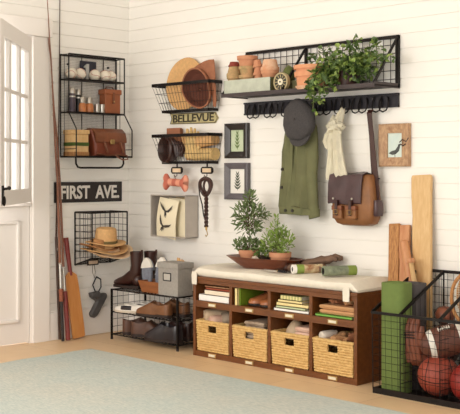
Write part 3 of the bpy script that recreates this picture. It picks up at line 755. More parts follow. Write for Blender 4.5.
# leash
t = thing('dog_leash', 'coiled brown braided leather dog leash hanging from the right label hook', 'leash')
w = MB(T(0.012,0,0)); w.tube([(0.915+0.050*math.cos(a*PI/12), -0.118+0.01*math.sin(a*PI/6), 1.045+0.056*math.sin(a*PI/12)) for a in range(24)], 0.0125, 8, closed=True)
w.tube([(0.915+0.028*math.cos(a*PI/12), -0.108, 1.05+0.040*math.sin(a*PI/12)) for a in range(24)], 0.008, 8, closed=True)
w.build('coil', 'dark_leather', t)
w = MB(T(0.012,0,0))
for ph in (0, PI):
    w.tube([(0.918+0.0075*math.sin(i*0.8+ph), -0.115+0.006*math.cos(i*0.8+ph), 1.0-0.0065*i) for i in range(34)], 0.0085, 7)
w.build('braid', 'dark_leather', t)
w = MB(T(0.012,0,0)); w.tube([(0.885,-0.122,1.09),(0.85,-0.118,1.05),(0.852,-0.112,0.99),(0.872,-0.108,0.93),(0.886,-0.108,0.86),(0.905,-0.11,0.82),(0.915,-0.112,0.80)], 0.0042, 6); w.build('cord', 'rubber_black', t)
w = MB(T(0.012,0,0)); w.cyl(0.007,0.765,0.785,T(0.918,-0.115,0)); w.tube([(0.918,-0.115,0.765),(0.925,-0.115,0.752),(0.93,-0.115,0.735),(0.918,-0.115,0.722),(0.908,-0.115,0.732)], 0.0032, 6); w.build('snap_hook', 'brass', t)
for z in (1.11,):
    w = MB(T(0.012,0,0)); w.tube([(0.905+0.009*math.cos(k*PI/6),-0.118,1.107+0.013*math.sin(k*PI/6)) for k in range(12)], 0.0016, 5, closed=True); w.build('ring', 'steel', t)

# zinc crate hung on the wall, papers inside
t = thing('metal_crate', 'grey metal crate mounted open side out on the wall, with bird prints inside', 'crate')
X0, X1, Z0, Z1, D = 0.383, 0.735, 0.700, 0.984, 0.12
w = MB(); w.box(X0,X1,-0.006,-0.002,Z0,Z1).box(X0,X0+0.004,-D,-0.002,Z0,Z1).box(X1-0.004,X1,-D,-0.002,Z0,Z1).box(X0,X1,-D,-0.002,Z0,Z0+0.004).box(X0,X1,-D,-0.002,Z1-0.004,Z1)
w.tube([(X0,-D,Z0),(X1,-D,Z0),(X1,-D,Z1),(X0,-D,Z1)], 0.004, 6, closed=True); w.build('body', 'zinc', t)
w = MB(); w.tube([(X0,-0.05,0.885),(X0-0.045,-0.05,0.875),(X0-0.045,-0.05,0.80),(X0,-0.05,0.79)], 0.004, 6); w.build('handle', 'steel', t)
def sheet_print(label, M, wd, ht, matl, birds=False, curl=0.02):
    t = thing('paper_print', label, 'print', 'paper prints in the metal crate')
    w = MB(M); w.loft([[(wd*(0.03*math.sin(v*3)), curl*math.sin(v*PI)*-1, ht*v),(wd*(1+0.03*math.sin(v*3)), curl*math.sin(v*PI)*-1-0.004, ht*v),(wd*(1+0.03*math.sin(v*3)), curl*math.sin(v*PI)*-1-0.001, ht*v),(wd*(0.03*math.sin(v*3)), curl*math.sin(v*PI)*-1+0.003, ht*v)] for v in [i/8 for i in range(9)]])
    w.build('sheet', matl, t)
    if birds:
        for cx_, cz_, s_, mir, rot in ((0.095,0.190,1.05,1,0),(0.085,0.085,1.05,-1,28)):
            y = -curl*math.sin(cz_/ht*PI)-0.0075
            w = MB(M @ T(cx_,y,cz_) @ RY(rot) @ Matrix.Diagonal((s_*mir,1,s_,1)))
            for P_ in ([(-0.060,0.050),(-0.048,0.020),(-0.028,0.000),(-0.006,-0.010),(0.000,-0.002),(-0.020,0.016),(-0.040,0.030)],
                       [(-0.004,-0.004),(0.020,0.002),(0.040,0.018),(0.064,0.040),(0.052,0.012),(0.030,-0.010),(0.006,-0.014)],
                       [(-0.010,-0.006),(0.004,-0.010),(0.010,-0.026),(0.006,-0.052),(0.000,-0.030),(-0.008,-0.048),(-0.010,-0.026)]):
                w.prism(P_, -0.001, 0.0)
            w.build('bird_drawing', 'ink', t)
sheet_print('backmost tan sheet of the prints in the metal crate', T(0.530,-0.030,0.706) @ RY(2), 0.190, 0.266, 'paper_tan')
sheet_print('plain cream sheet between the bird print and the tan sheet in the crate', T(0.490,-0.062,0.706) @ RY(3), 0.195, 0.262, 'paper', curl=0.012)
sheet_print('front cream sheet with two dark bird drawings in the metal crate', T(0.418,-0.096,0.706) @ RY(7), 0.200, 0.268, 'paper', True, 0.02)

# framed prints
def frame(name, label, x0, x1, z0, z1, fw, fm, pm, dep=0.03):
    t = thing(name, label, 'framed print')
    w = MB(); w.loft([[(x0+a,y,z0+a),(x1-a,y,z0+a),(x1-a,y,z1-a),(x0+a,y,z1-a)] for a, y in ((0,-0.002),(0,-dep),(0.008,-dep-0.004),(fw*0.6,-dep*0.9),(fw,-dep*0.6),(fw,-0.002))], cap=False); w.build('frame', fm, t, ang=25)
    w = MB(); w.box(x0+fw,x1-fw,-0.010,-0.006,z0+fw,z1-fw); w.build('print', pm, t)
    return t
def sprig(w, x, z, h, wd, y, n=6):
    w.prism([(x-0.0015,z),(x+0.0015,z),(x+0.0015,z+h),(x-0.0015,z+h)], y-0.001, y)
    for i in range(n):
        f = (i+0.6)/n; l = wd*(1-0.6*f); zz = z+h*f
        for s_ in (-1,1): w.prism([(x,zz-0.004),(x+s_*l*0.5,zz+0.001),(x+s_*l,zz+0.022),(x+s_*l*0.4,zz+0.014),(x,zz+0.004)], y-0.001, y)
t = frame('botanical_frame', 'black framed botanical print, upper of the two small frames', 1.012, 1.216, 1.233, 1.459, 0.043, 'black_frame', 'print_green')
w = MB(); sprig(w, 1.112, 1.29, 0.11, 0.026, -0.0105, 5); w.build('plant_drawing', 'leaf_thyme', t)
t = frame('botanical_frame', 'grey framed print of a dark leaf sprig, lower of the two small frames', 1.010, 1.222, 0.965, 1.203, 0.040, 'grey_frame', 'mat_board')
w = MB(); sprig(w, 1.114, 1.025, 0.11, 0.034, -0.0105, 6); w.build('plant_drawing', 'ink_green', t)
t = frame('bird_frame', 'wood-grain framed print of a dark standing bird beside the messenger bag', 2.250, 2.452, 1.175, 1.415, 0.052, 'frame_wood', 'print_aqua')
w = MB(T(0.022,0,0)); w.prism([(2.285,1.250),(2.305,1.262),(2.330,1.268),(2.345,1.285),(2.352,1.300),(2.365,1.303),(2.372,1.296),(2.362,1.293),(2.360,1.280),(2.355,1.262),(2.335,1.246),(2.312,1.240)], -0.0115, -0.0105)
w.prism([(2.325,1.245),(2.328,1.245),(2.330,1.228),(2.327,1.228)], -0.0115, -0.0105); w.build('bird_drawing', 'bird_grey', t)
w = MB(T(0.022,0,0))
for s_ in (0,): w.tube([(2.375,-0.034,1.31),(2.395,-0.038,1.325),(2.42,-0.036,1.312),(2.432,-0.03,1.335)], 0.0035, 5); w.tube([(2.38,-0.034,1.30),(2.40,-0.037,1.29),(2.415,-0.035,1.30)],0.0035,5)
w.build('twig_ornament', 'dark_leather', t)

# long wall shelf with wire back
SX0, SX1, SZ0, SZ1, SD = 1.198, 2.370, 1.618, 1.908, 0.24
t = thing('wall_shelf', 'long dark metal wall shelf with wire grid back carrying pots and ivy', 'shelf')
w = MB(); 
for x in (SX0,1.69,SX1-0.012): w.box(x,x+0.022 if x > 2 else x+0.014,-0.020,-0.004,SZ0,SZ1)
w.box(SX0,SX1+0.01,-0.024,-0.004,SZ1-0.014,SZ1+0.004).box(SX0,SX1+0.01,-0.020,-0.004,SZ0,SZ0+0.016)
for x in (SX0+0.006,1.70,SX1): w.bar((x,-0.018,SZ1-0.01),(x,-SD+0.006,SZ0+0.012),0.008,0.014)
w.build('frame', 'black_iron', t)
w = MB()
for i in range(1,24): x = SX0+(SX1-SX0)*i/24; w.tube([(x,-0.012,SZ0),(x,-0.012,SZ1)], 0.0022, 5)
for j in range(1,6): z = SZ0+(SZ1-SZ0)*j/6; w.tube([(SX0,-0.012,z),(SX1,-0.012,z)], 0.0022, 5)
w.build('wire_grid', 'black_iron', t)
w = MB(); w.box(SX0,SX1+0.008,-SD,-0.004,SZ0,SZ0+0.006).box(SX0,SX1+0.008,-SD-0.004,-SD,SZ0-0.010,SZ0+0.014).box(SX1+0.002,SX1+0.008,-SD,-0.004,SZ0-0.006,SZ0+0.022).box(SX0-0.004,SX0+0.002,-SD,-0.004,SZ0-0.006,SZ0+0.022)
w.build('shelf_tray', 'shelf_grey', t)
SS = SZ0+0.0065
# zinc planter tray
t = thing('planter_tray', 'long pale green patinated tray under the small terracotta pots', 'tray')
w = MB(); a, b, y0, y1, h = 1.208, 1.604, -0.230, -0.098, 0.090
w.box(a,b,y0,y1,SS,SS+0.004).box(a,b,y0,y0+0.004,SS,SS+h).box(a,b,y1-0.004,y1,SS,SS+h).box(a,a+0.004,y0,y1,SS,SS+h); w.build('tray_walls', 'zinc_green', t)
w = MB(); w.box(b-0.004,b,y0,y1,SS,SS+h); w.build('end_panel', 'olive_metal', t)
w = MB(); w.box(a+0.006,b-0.006,y0+0.006,y1-0.006,SS+0.0045,SS+0.057); tag(w.build('potting_soil','soil'), 'dark potting soil filling the patinated tray', 'soil', kind='stuff')
def pot(label, x, y, z, r, h, matl, up=True, group='small terracotta pots', name='terracotta_pot', rz=0, tilt=0, tp=0.70):
    t = thing(name, label, 'flower pot', group)
    M = T(x,y,z) @ RY(tilt) @ (ID if up else (T(0,0,h) @ RX(180)))
    w = MB(M); w.lathe([(0.0001,0),(r*tp,0),(r*0.90,h*0.72),(r*0.90,h*0.72),(r*0.78,h*0.74),(0.0001,h*0.1)], n=28); w.build('pot_body', matl, t)
    w = MB(M); w.lathe([(r*0.88,h*0.70),(r,h*0.70),(r*1.02,h),(r*0.90,h),(r*0.80,h*0.72),(r*0.88,h*0.70)], n=28); w.build('rim', matl, t)
    return t
ZP = SS+0.058
yp = -0.165
pot('lower mossy pot of the leftmost stack in the tray', 1.242, yp, ZP+0.001, 0.052, 0.064, 'terracotta_mossy')
pot('upper mossy pot turned upside down on the leftmost stack', 1.238, yp, ZP+0.062, 0.050, 0.060, 'terracotta_mossy', False)
pot('small dark red pot crowning the leftmost stack', 1.236, yp, ZP+0.123, 0.038, 0.030, 'terracotta_dark', False)
pot('greenish pot at the bottom of the second and tallest stack', 1.352, yp, ZP+0.001, 0.055, 0.060, 'terracotta_mossy')
pot('lime-stained pot in the middle of the second stack', 1.352, yp, ZP+0.054, 0.056, 0.062, 'terracotta_mossy')
pot('clean orange pot on top of the second stack', 1.350, yp, ZP+0.102, 0.064, 0.078, 'terracotta')
pot('bottom pot of the narrow third stack', 1.448, yp, ZP+0.001, 0.036, 0.055, 'terracotta', False)
pot('middle pot of the narrow third stack', 1.446, yp, ZP+0.055, 0.033, 0.050, 'terracotta', False, tilt=-4)
pot('tipping top pot of the narrow third stack', 1.440, yp, ZP+0.103, 0.030, 0.046, 'terracotta', False, tilt=-10)
pot('orange lower pot of the fourth stack, standing above the tray end', 1.540, yp, ZP+0.001, 0.055, 0.080, 'terracotta')
pot('lime-whitened upper pot of the fourth stack', 1.540, yp, ZP+0.078, 0.057, 0.066, 'terracotta_limed', False)
# dial ornament, cactus-like shape, olive block
t = thing('round_dial', 'small round black and tan wheel-shaped dial standing on the wall shelf', 'ornament')
M = T(1.672,-0.205,SS+0.056) @ RX(90)
w = MB(M); w.cyl(0.052,-0.010,0.010,n=32); w.build('dial_face', 'dial_face', t)
w = MB(M); w.lathe([(0.047,-0.012),(0.056,-0.012),(0.056,0.013),(0.047,0.013),(0.047,-0.012)], n=32); w.build('outer_ring', 'dial_ring', t)
w = MB(M); w.cyl(0.020,0.010,0.015); w.build('hub', 'cream_card', t)
for k in range(12):
    w = MB(M @ RZ(30*k)); w.box(0.026,0.044,-0.0022,0.0022,0.010,0.0135); w.build('spoke', 'dial_ring', t)
w = MB(M); w.cyl(0.005,0.015,0.019); w.build('centre_pin', 'dial_face', t)
t = thing('cactus', 'small rounded olive green cactus behind the round dial', 'plant')
w = MB(T(1.648,-0.115,SS+0.05)); w.lathe([(0.0001,0)]+[(0.040*math.sin(PI*(0.12+0.88*i/12))**0.6+0.0001, 0.115*i/12) for i in range(13)], n=20); w.build('pad', 'cactus', t)
w = MB(T(1.648,-0.115,SS)); w.lathe([(0.0001,0),(0.040,0),(0.050,0.062),(0.044,0.062),(0.040,0.050),(0.0001,0.050)]); w.build('metal_pot', 'olive_metal', t)
t = thing('tin_block', 'low olive metal tin between the round dial and wide terracotta bowls', 'tin')
w = MB(); w.box(1.722,1.772,-0.17,-0.10,SS,SS+0.062); w.build('tin_body', 'olive_metal', t, bev=0.004)
w = MB(); w.box(1.719,1.775,-0.173,-0.097,SS+0.048,SS+0.064); w.build('lid', 'olive_metal', t, bev=0.002)
t = thing('plant_saucer', 'pale terracotta saucer beneath the stacked wide bowls', 'saucer')
w = MB(T(1.880,-0.165,SS)); w.lathe([(0.0001,0),(0.094,0),(0.104,0.020),(0.098,0.020),(0.090,0.006),(0.0001,0.006)], n=32); w.build('dish', 'terracotta_limed', t)
pot('lower wide terracotta bowl standing in the pale saucer', 1.880, -0.165, SS+0.0065, 0.108, 0.096, 'terracotta_pale', group='wide terracotta bowls', tp=0.84)
pot('upper wide terracotta bowl nested on the lower one, topmost', 1.880, -0.165, SS+0.066, 0.112, 0.074, 'terracotta_pale', group='wide terracotta bowls', tp=0.84)

# leaves
def leaf(w, p, dr, nrm, L_, W_, fold=0.25):
    p = Vector(p); dr = Vector(dr).normalized(); nrm = Vector(nrm); s_ = dr.cross(nrm)
    if s_.length < 1e-3: s_ = dr.orthogonal()
    s_.normalize(); n_ = s_.cross(dr).normalized()
    q = [p, p+dr*L_*0.35+s_*W_/2+n_*W_*fold, p+dr*L_*0.75+s_*W_*0.36+n_*W_*fold, p+dr*L_, p+dr*L_*0.75-s_*W_*0.36+n_*W_*fold, p+dr*L_*0.35-s_*W_/2+n_*W_*fold, p+dr*L_*0.4, p+dr*L_*0.72]
    w.add([tuple(v) for v in q], [(0,6,1),(1,6,7,2),(2,7,3),(0,5,6),(5,4,7,6),(4,3,7)])
def rv(): return Vector((R.gauss(0,1), R.gauss(0,1), R.gauss(0,1)))
t = thing('potted_ivy', 'bushy green ivy trailing over the front of the wall shelf', 'plant')
w = MB(T(2.11,-0.13,SS)); w.lathe([(0.0001,0),(0.055,0),(0.075,0.10),(0.068,0.10),(0.055,0.085),(0.0001,0.085)]); w.build('pot', 'dark_leather', t)
L1 = MB(); L2m = MB(); ST = MB()
vines = []
for i in range(26):   # arching stems
    a = R.uniform(0, 2*PI); r_ = R.uniform(0.08, 0.20)
    tip = Vector((2.11+r_*1.35*math.cos(a), -0.15+min(0.10,0.11*math.sin(a)), SS+0.08+R.uniform(0.0,0.15)))
    base = Vector((2.11,-0.13,SS+0.08)); mid = (base+tip)/2+Vector((0,0,R.uniform(0.03,0.07)))
    vines.append([base, mid, tip])
vines += [[Vector((2.11,-0.13,SS+0.09)),Vector((2.12,-0.12,1.84)),Vector((2.14,-0.11,1.885)),Vector((2.155,-0.11,1.90))],
          [Vector((2.11,-0.13,SS+0.09)),Vector((2.22,-0.13,1.80)),Vector((2.30,-0.13,1.86)),Vector((2.32,-0.13,1.855))],
          [Vector((2.11,-0.13,SS+0.09)),Vector((2.24,-0.16,1.78)),Vector((2.36,-0.15,1.79)),Vector((2.40,-0.15,1.76))]]
for (x_, zend) in ((1.955,1.56),(1.985,1.50),(2.005,1.535),(2.045,1.585),(1.93,1.60),(2.10,1.60),(1.97,1.63)):
    vines.append([Vector((2.09,-0.15,SS+0.09)),Vector((x_+0.03,-0.23,1.74)),Vector((x_,-0.275,1.66)),Vector((x_+R.uniform(-.02,.02),-0.27,zend))])
for i, V in enumerate(vines):
    pts = []
    for k in range(len(V)-1):
        for j in range(5): pts.append(V[k].lerp(V[k+1], j/5))
    pts.append(V[-1]); ST.tube([tuple(p) for p in pts], 0.0018, 4)
    for p in pts[3:]:
        for j in range(2):
            d_ = rv(); d_.z -= 0.4; q = p+rv()*0.014; q.y = min(q.y, -0.035)
            leaf(L1 if R.random() < 0.68 else L2m, q, d_, Vector((0,-0.4,1))+rv()*0.5, R.uniform(0.026,0.044), R.uniform(0.020,0.032))
for i in range(300):
    d_ = rv().normalized(); f = R.random()**0.45
    q = Vector((2.085+d_.x*0.20*f, -0.150+d_.y*0.10*f, SS+0.092+d_.z*0.085*f))
    if q.z < SS+0.01: continue
    leaf(L1 if R.random() < 0.7 else L2m, q, rv()+Vector((0,0,-.3)), Vector((0,-0.5,1))+rv()*0.5, R.uniform(0.026,0.044), R.uniform(0.020,0.032))
ST.build('stems', 'stem_green', t); L1.build('foliage', 'leaf_ivy', t, flat=True); L2m.build('young_foliage', 'leaf_ivy_light', t, flat=True)

# hook rail
t = thing('hook_rail', 'long black metal wall rail with rounded double hooks under the shelf', 'coat rack')
w = MB(); w.box(1.180,2.375,-0.016,-0.002,1.512,1.584).box(1.180,2.375,-0.024,-0.002,1.578,1.588).box(1.180,2.375,-0.022,-0.002,1.508,1.518); w.build('plate', 'dark_iron', t)
for x in (1.275,1.422,1.567,1.707,1.852,1.985,2.115,2.262):
    w = MB()
    for s_ in (-1, 1):
        xx = x+s_*0.024
        w.tube([(xx-0.022,-0.020,1.574),(xx-0.031,-0.026,1.545),(xx-0.032,-0.032,1.515),(xx-0.022,-0.036,1.493),(xx,-0.038,1.484),(xx+0.022,-0.036,1.493),(xx+0.032,-0.032,1.515),(xx+0.031,-0.026,1.545),(xx+0.022,-0.020,1.568)], 0.0044, 6)
    w.build('hook', 'black_iron', t)

# jacket
t = thing('jacket', 'olive green jacket hanging from the hook rail under the grey cap', 'jacket')
w = MB(); secs = []
prof = [(1.500,1.665,1.725,0.030),(1.475,1.640,1.765,0.040),(1.440,1.610,1.800,0.050),(1.40,1.595,1.815,0.055),(1.34,1.582,1.820,0.060),(1.25,1.572,1.822,0.060),(1.15,1.562,1.822,0.060),(1.05,1.553,1.820,0.062),(0.98,1.548,1.815,0.062),(0.935,1.543,1.812,0.062),(0.925,1.545,1.810,0.058),(0.888,1.546,1.808,0.055)]
NJ = 44
for z, xa, xb, dp in prof:
    q = []
    for k in range(NJ):
        a = 2*PI*k/NJ; X = math.cos(a); Y = math.sin(a)
        sx_ = abs(X)**0.7*(1 if X > 0 else -1); sy_ = abs(Y)**0.6*(1 if Y > 0 else -1)
        x = (xa+xb)/2+(xb-xa)/2*sx_; amp = 0.010*min(1,(1.5-z)/0.15)
        f = amp*math.sin(x*62+z*6)+0.6*amp*math.sin(x*118-z*11)
        y = -0.066+(-dp*0.85*(-sy_) if sy_ < 0 else dp*0.6*sy_)
        if sy_ < 0: y -= f*abs(sy_)
        q.append((x, min(y, -0.006), z))
    secs.append(q)
w.loft(secs); w.build('body', 'jacket_olive', t)
def sleeve(pts, rs, sq=0.62):
    w = MB(); S = []
    for i, (p, r_) in enumerate(zip(pts, rs)):
        S.append([(p[0]+r_*math.cos(2*PI*k/16)*(1+0.07*math.sin(i*2.3+k)), min(-0.004, p[1]+r_*sq*math.sin(2*PI*k/16)), p[2]+0.010*math.cos(2*PI*k/16)) for k in range(16)])
    w.loft(S); return w
sleeve([(1.760,-0.07,1.46),(1.792,-0.08,1.40),(1.808,-0.09,1.32),(1.815,-0.095,1.22),(1.812,-0.095,1.12),(1.818,-0.095,1.02),(1.822,-0.092,0.93),(1.826,-0.09,0.885)], [0.035,0.046,0.046,0.043,0.040,0.038,0.036,0.035]).build('sleeve', 'jacket_olive', t)
sleeve([(1.640,-0.05,1.44),(1.606,-0.055,1.38),(1.588,-0.06,1.28),(1.580,-0.06,1.18),(1.572,-0.06,1.08),(1.575,-0.06,0.99),(1.578,-0.058,0.955)], [0.03,0.038,0.038,0.036,0.034,0.032,0.031]).build('sleeve', 'jacket_olive', t)
sleeve([(1.826,-0.092,0.915),(1.828,-0.09,0.872)], [0.040,0.039]).build('cuff', 'jacket_olive', t)
w = MB(T(0.030,0,0)); w.loft([[(x, -0.118-0.006*math.sin(x*70)-dy, z) for x, z, dy in ((1.545,0.935,0),(1.60,0.940,.003),(1.66,0.938,0.004),(1.72,0.930,.003),(1.785,0.925,0),(1.785,0.888,0),(1.72,0.884,.003),(1.66,0.888,.004),(1.60,0.892,.003),(1.545,0.896,0))], [(x, -0.100, z) for x, z in ((1.545,0.935),(1.60,0.940),(1.66,0.938),(1.72,0.930),(1.785,0.925),(1.785,0.888),(1.72,0.884),(1.66,0.888),(1.60,0.892),(1.545,0.896))]])
w.build('waistband', 'jacket_olive', t, bev=0.003)
w = MB(T(0.030,0,0)); w.loft([[(1.665+0.012*j,-0.128-0.004*j%2,1.36-0.46*j/10) if False else (1.648+dx-0.012*j/1.0*0.35,-0.122-0.006*math.sin(j),1.38-0.048*j) for dx in (0,0.018)]+[(1.666-0.0042*j,-0.112,1.38-0.048*j),(1.648-0.0042*j,-0.112,1.38-0.048*j)] for j in range(10)])
w.build('placket', 'jacket_olive', t, bev=0.002)
for x, z in ((1.558,1.16),(1.553,1.05),(1.60,0.912),(1.655,0.912)):
    w = MB(T(0.030,0,0)); w.cyl(0.009,0,0.008, T(x,-0.124 if z < 1 else -0.105,z) @ RX(-90) @ T(0,0,-0.006)); w.build('button', 'rubber_black', t)
w = MB(); w.tube([(1.70,-0.045,1.505),(1.703,-0.056,1.492),(1.707,-0.058,1.487)],0.004,5); w.build('hanging_loop','jacket_olive',t)

# flat cap
t = thing('flat_cap', 'dark grey tweed flat cap hung over the jacket on the hook rail', 'cap')
w = MB(T(1.768,-0.160,1.455) @ RY(-6))
secs = []
for y, f in ((0.018,0.90),(0.012,1.0),(-0.008,1.03),(-0.026,0.97),(-0.038,0.80),(-0.044,0.5),(-0.045,0.1)):
    secs.append([((0.112*math.cos(a)*(1+0.05*math.cos(3*a)))*f, y-0.003*math.cos(8*a)*f, (0.122*math.sin(a)-0.02*(math.cos(a)**2))*f) for a in [2*PI*k/32 for k in range(32)]])
w.loft(secs); w.build('crown', 'cap_tweed', t)
w = MB(T(1.768,-0.160,1.455) @ RY(-6)); secs = []
for f in (0,1):
    secs.append([(0.082*math.cos(a), 0.006-0.010*f-0.018*math.sin(-a), -0.085+0.075*math.sin(a)) for a in [PI+PI*k/14 for k in range(15)]])
w.loft([s_ for s_ in secs]); w.build('peak', 'cap_tweed', t, solid=0.002)
w = MB(T(1.768,-0.160,1.455) @ RY(-6)); w.ell((0,-0.048,0.0),(0.009,0.005,0.009)); w.build('top_button', 'cap_tweed', t)

# scarf
t = thing('scarf', 'knotted cream knitted scarf hanging from the hook rail above the bag', 'scarf')
def strand(pts, name='strand', fold=5, ph=0.0):
    w = MB(T(0.032,0,0)); S = []
    for i, (x, y, z, wd, th) in enumerate(pts):
        S.append([(x+wd*math.cos(a), y+th*math.sin(a)*(1+0.45*math.sin(fold*a+ph+i*0.5)), z+0.006*math.sin(3*a+i)) for a in [2*PI*k/28 for k in range(28)]])
    w.loft(S); return w.build(name, 'scarf_cream', t)
strand([(1.985,-0.058,1.515,0.014,0.012),(1.978,-0.062,1.49,0.020,0.018),(1.968,-0.065,1.46,0.026,0.022),(1.955,-0.07,1.425,0.030,0.025)], 'hanging_loop')
strand([(1.93,-0.065,1.475,0.010,0.014),(1.925,-0.068,1.45,0.020,0.018),(1.932,-0.07,1.42,0.026,0.022)], 'loop_end')
w = MB(T(1.982,-0.085,1.405)); w.ell((0,0,0),(0.058,0.042,0.040),n=28,m=16,amp=0.5,fr=9,seed=3); w.build('knot', 'scarf_cream', t)
strand([(1.915,-0.07,1.39,0.02,0.02),(1.893,-0.072,1.36,0.028,0.020),(1.884,-0.072,1.32,0.034,0.020),(1.893,-0.07,1.285,0.030,0.018),(1.905,-0.068,1.27,0.018,0.012)], 'short_fold')
strand([(1.935,-0.075,1.39,0.026,0.020),(1.932,-0.08,1.33,0.030,0.022),(1.928,-0.08,1.26,0.028,0.022),(1.923,-0.08,1.19,0.032,0.022),(1.918,-0.08,1.135,0.038,0.02),(1.915,-0.078,1.105,0.038,0.016)], 'tail', 5)
strand([(1.965,-0.085,1.39,0.022,0.020),(1.975,-0.10,1.33,0.028,0.022),(1.983,-0.10,1.26,0.030,0.022),(1.993,-0.10,1.19,0.038,0.024),(2.003,-0.10,1.135,0.048,0.02),(2.010,-0.098,1.118,0.048,0.014)], 'tail', 6, 1.0)

# messenger bag
t = thing('messenger_bag', 'worn tan leather messenger bag with dark glossy flap hanging by its strap', 'bag')
w = MB(T(0.040,0,0)); Q = []
for z, xa, xb, y0, y1 in ((0.838,1.985,2.175,-0.085,-0.02),(0.850,1.955,2.205,-0.10,-0.014),(0.885,1.935,2.222,-0.112,-0.012),(0.96,1.932,2.225,-0.115,-0.010),(1.05,1.935,2.215,-0.11,-0.010),(1.115,1.945,2.205,-0.10,-0.012),(1.130,1.955,2.195,-0.085,-0.02)):
    Q.append([(x, y, z) for x, y in rrect(xa, xb, y0, y1, 0.022)])
w.loft(Q); w.build('body', 'bag_tan', t)
w = MB(T(0.040,0,0)); F = []
for i, (y, z) in enumerate(((-0.025,1.128),(-0.07,1.143),(-0.110,1.128),(-0.124,1.08),(-0.128,1.02),(-0.127,0.965))):
    n_ = 10; x0_ = 1.926-0.002*i; x1_ = 2.165-0.002*i
    top = [(x0_+(x1_-x0_)*k/n_, y-0.004*math.sin(k*1.3+i), z+0.004*math.sin(k*0.9)) for k in range(n_+1)]
    F.append(top+[(p[0], p[1]+0.007, p[2]-0.005) for p in top[::-1]])
w.loft(F); w.build('flap', 'bag_flap', t)
for x in (1.995, 2.095):
    w = MB(T(0.040,0,0)); w.box(x-0.034,x+0.034,-0.140,-0.108,0.875,0.945); w.build('pocket', 'bag_tan', t, bev=0.008)
    w = MB(T(0.040,0,0)); w.box(x-0.036,x+0.036,-0.144,-0.110,0.925,0.952); w.build('pocket_flap', 'saddle', t, bev=0.004)
    w = MB(T(0.040,0,0)); w.box(x-0.009,x+0.009,-0.150,-0.126,0.895,0.985); b_ = w.build('buckle_strap', 'strap_dark', t, bev=0.003)
    w = MB(T(0.040,0,0)); w.tube([(x-0.014,-0.152,0.905),(x+0.014,-0.152,0.905),(x+0.014,-0.152,0.928),(x-0.014,-0.152,0.928)],0.0025,5,closed=True); w.build('buckle', 'brass', b_)
w = MB(T(0.040,0,0))
for x in (1.965,2.10): w.cyl(0.006,0,0.006, T(x,-0.136,0.992) @ RX(-90))
w.build('studs', 'steel', t)
w = MB(T(0.040,0,0)); w.loft([[(x, y, z) for x, y in rrect(2.216-a, 2.246-a*0.3, -0.095+a, -0.025-a, 0.012)] for z, a in ((0.895,0.004),(0.91,0),(0.965,0),(0.985,0.006))]); w.build('side_pocket', 'bag_flap', t)
w = MB(T(0.040,0,0)); w.loft([[(p[0]-0.017,p[1],p[2]),(p[0]+0.017,p[1],p[2]),(p[0]+0.017,p[1]+0.004,p[2]),(p[0]-0.017,p[1]+0.004,p[2])] for p in ((2.165,-0.040,1.500),(2.168,-0.062,1.48),(2.183,-0.060,1.35),(2.196,-0.058,1.22),(2.214,-0.06,1.12),(2.222,-0.062,1.02),(2.226,-0.062,0.93))]); w.build('shoulder_strap', 'strap_dark', t, bev=0.001)
w = MB(T(0.040,0,0)); w.loft([[(p[0]-0.014,p[1],p[2]),(p[0]+0.014,p[1],p[2]),(p[0]+0.014,p[1]+0.004,p[2]),(p[0]-0.014,p[1]+0.004,p[2])] for p in ((2.150,-0.034,1.500),(2.158,-0.030,1.35),(2.164,-0.026,1.22),(2.168,-0.020,1.12))]); w.build('shoulder_strap', 'strap_dark', t)
w = MB(T(0.040,0,0)); w.tube([(2.222,-0.062,1.105),(2.238,-0.064,1.108),(2.245,-0.064,1.106)],0.004,5); w.build('strap_stud','dark_iron',t)

# ================================================================== BENCH
BX0, BX1, BY = 1.083, 2.364, -0.377
t = thing('storage_bench', 'dark walnut storage bench with eight cubbies and brass label holders', 'bench')
w = MB(); w.box(BX0,BX0+0.022,BY,-0.018,0,0.478); w.build('side_panel', 'walnut', t, bev=0.002)
w = MB(); w.box(BX1-0.022,BX1,BY,-0.018,0,0.478); w.build('side_panel', 'walnut', t, bev=0.002)
w = MB(); w.box(BX0-0.002,BX1+0.002,BY-0.003,-0.016,0.476,0.496); w.build('top', 'walnut', t, bev=0.003)
w = MB(); w.box(BX0+0.022,BX1-0.022,BY+0.002,BY+0.020,0.452,0.477); w.build('top_rail', 'walnut', t)
w = MB(); w.box(BX0+0.022,BX1-0.022,BY+0.002,-0.03,0.306,0.345); w.build('middle_shelf', 'walnut', t)
w = MB(); w.box(BX0+0.022,BX1-0.022,BY+0.002,-0.03,0.0,0.034); w.build('bottom_shelf', 'walnut', t)
w = MB(); w.box(BX0+0.02,BX1-0.02,-0.03,-0.018,0.0,0.478); w.build('back_panel', 'walnut', t)
CB = []; bw = (BX1-BX0-0.022)/4
for i in range(4): CB.append((BX0+0.022+bw*i, BX0+bw*(i+1)))
for i in range(1,4):
    x = BX0+bw*i
    w = MB(); w.box(x,x+0.022,BY+0.004,-0.03,0.034,0.452); w.build('divider', 'walnut', t)
for i in range(4):
    cx = (CB[i][0]+CB[i][1])/2
    for z in (0.326, 0.017):
        w = MB(); w.box(cx-0.034,cx+0.034,BY-0.001,BY+0.002,z-0.012,z+0.012)
        lh = w.build('label_holder', 'brass', t, bev=0.002)
        w = MB(); w.box(cx-0.026,cx+0.026,BY-0.0025,BY-0.001,z-0.007,z+0.007); w.build('card', 'cream_card', lh)
